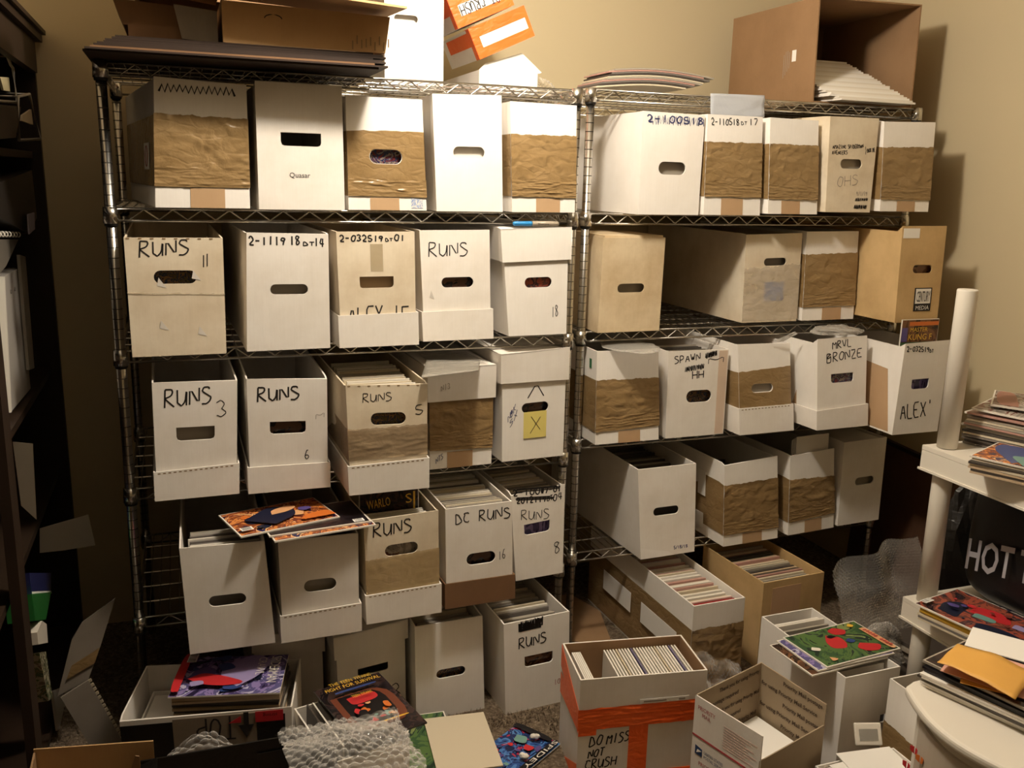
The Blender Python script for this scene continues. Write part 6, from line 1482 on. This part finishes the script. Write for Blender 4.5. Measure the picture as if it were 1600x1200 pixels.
# things beyond the post, low
GX = 'dark comics lying under the lower plastic shelf'
pile('the dark pile under the lower plastic shelf', 8, (2.385, -.45), math.radians(4), FZ + .002, .0145, GX, [ED, ES, ED, EG], .01, .06, .2, .27)
# wooden board against the right wall
t = thing('wood_panel', 'reddish brown wooden panel leaning on the right wall under the rack', 'panel', (2.66, .13, FZ))
mb = MB(); mb.slab([(0, -.40, 0), (0, .22, 0), (.035, .22, .575), (.035, -.40, .540)], (.018, 0, 0)); obj('board', mb, M['wood_red'], t)
mb = MB(); mb.slab([(.034, -.405, .540), (.034, .225, .575), (.034, .225, .590), (.034, -.405, .555)], (.02, 0, 0)); obj('top_rail', mb, M['wood_dark'], t)

# ================================================================ plastic drawers, lower right
t = thing('drawer_tower', 'white plastic drawer tower with a bowed top in the lower right corner', 'drawers', (1.64, -1.34, FZ))
ox, oy = 1.64, -1.34
def outline(grow=0.0):
    y0, y1, x1 = -1.525 - grow, -1.170 + grow, 1.86 + grow
    pts = [(x1, y1), (1.515, y1)]
    n = 18
    for i in range(n + 1):
        u = i / n
        y = y1 - .012 - (y1 - y0 - .024) * u
        pts.append((1.495 - grow - .062 * math.sin(math.pi * (.06 + .88 * u)), y))
    pts += [(1.515, y0), (x1, y0)]
    return [(x - ox, y - oy) for x, y in pts]
mb = MB(); mb.slab([(x, y, .555 - FZ + .043) for x, y in outline()], (0, 0, .022)); o = obj('top', mb, M['white_plastic'], t)
md = o.modifiers.new('round', 'BEVEL'); md.width = .008; md.segments = 3; md.limit_method = 'ANGLE'
frost = plain('frosted_plastic', '#b9ad9c', .3)
mb = MB(); mb.slab([(x, y, 0) for x, y in outline(-.022)], (0, 0, .537)); obj('cabinet', mb, M['white_plastic'], t)
for k, (z0, z1) in enumerate(((.36, .515), (.19, .345), (.02, .175))):
    mb = MB()
    pts = [(x, y) for x, y in outline(-.016)][2:-2][2:-2]
    mb.slab([(x, y, z0) for x, y in pts] + [], (0, 0, z1 - z0))
    d = obj('drawer', mb, frost, t)
    mb = MB(); m_ = pts[len(pts) // 2]; mb.box(m_[0] - .012, m_[0] + .002, m_[1] - .05, m_[1] + .05, z1 - .10, z1 - .085); obj('handle', mb, M['white_plastic'], d)
    if k == 0:
        for j, (yy, zz, c_) in enumerate(((-1.232, .505, RED), (-1.262, .508, ORG), (-1.218, .462, RED))):
            yl = yy - oy
            best = min(pts, key=lambda p: abs(p[1] - yl))
            mb = MB()
            for s_, w_ in ((1, .010), (-1, .008)):
                c = Vector((best[0] - .0035, yl, zz - FZ))
                mb.slab([c + Vector((0, s_ * .001, -.006)), c + Vector((-.001, s_ * w_, -.003)), c + Vector((-.001, s_ * w_ * 1.1, .007)), c + Vector((0, s_ * .002, .009))], (.001, 0, 0))
            obj('sticker', mb, c_, d)
GD = 'papers and comics piled on the plastic drawers'
pile('the pile on the plastic drawers', 8, (1.635, -1.292), math.radians(17), .621, .0052, GD, [EP, EW, ED, BLK, EW, BLK], .006, .05, .175, .262)
flat_comic('dark comic with a pale border topmost on the drawer pile', (1.640, -1.285, .664), math.radians(14), .175, .262, .005, 'cover_dark', edge=EG)
flat_comic('pink paper sheet under the yellow envelope', (1.632, -1.285, .6725), math.radians(30), .14, .21, .0012, None, plain('pink_paper', '#dba692', .7), name='paper_sheet', cat='paper')
flat_comic('second yellow envelope peeking from under the pink paper', (1.615, -1.30, .6705), math.radians(42), .10, .16, .0012, None, plain('dark_yellow_paper', '#cf9a4b', .6), name='envelope', cat='envelope')
sheet('envelope', 'curved yellow envelope lying on top of the drawer pile', 'envelope', [(1.553, -1.372, .695), (1.505, -1.232, .702), (1.612, -1.178, .696), (1.682, -1.300, .687)], plain('yellow_envelope', '#dfa850', .55), th=.0015, sag=.006, wr=.002, seed=5)
flat_comic('white folded card behind the yellow envelope', (1.735, -1.20, .671), math.radians(35), .10, .16, .002, None, M['paper'], name='white_card', cat='card')

# ================================================================ carpet pile (stuff)
mb = MB(); rr = random.Random(3)
vs, fs = [], []
bpy.context.view_layer.update()
feet = []
for o_ in list(COL.objects):
    if o_.type != 'MESH' or o_.get('kind') == 'structure': continue
    bb = [o_.matrix_world @ Vector(q) for q in o_.bound_box]
    if min(q.z for q in bb) < FZ + .016:
        feet.append((min(q.x for q in bb) - .002, max(q.x for q in bb) + .002, min(q.y for q in bb) - .002, max(q.y for q in bb) + .002))
regions = [(.55, 1.42, -.95, .0, 15000), (1.2, 1.6, -.75, .12, 3500), (1.55, 1.85, -1.1, -.3, 2000), (-.3, .2, -.5, .3, 2500)]
for x0, x1, y0, y1, n in regions:
    for i in range(n):
        x, y = rr.uniform(x0, x1), rr.uniform(y0, y1)
        if any(q[0] < x < q[1] and q[2] < y < q[3] for q in feet): continue
        a = rr.uniform(0, 6.28); h = rr.uniform(.006, .014); w = .0022
        dx, dy = math.cos(a) * w, math.sin(a) * w
        b0 = len(vs)
        vs += [(x - dx, y - dy, FZ - .001), (x + dx, y + dy, FZ - .001), (x + rr.uniform(-.005, .005), y + rr.uniform(-.005, .005), FZ + h)]
        fs.append((b0, b0 + 1, b0 + 2))
me = bpy.data.meshes.new('carpet_pile'); me.from_pydata(vs, [], fs); me.materials.append(M['tuft'])
o = obj('carpet_pile', me, None); setprops(o, 'short brown carpet pile on the floor', 'carpet', None, 'stuff')
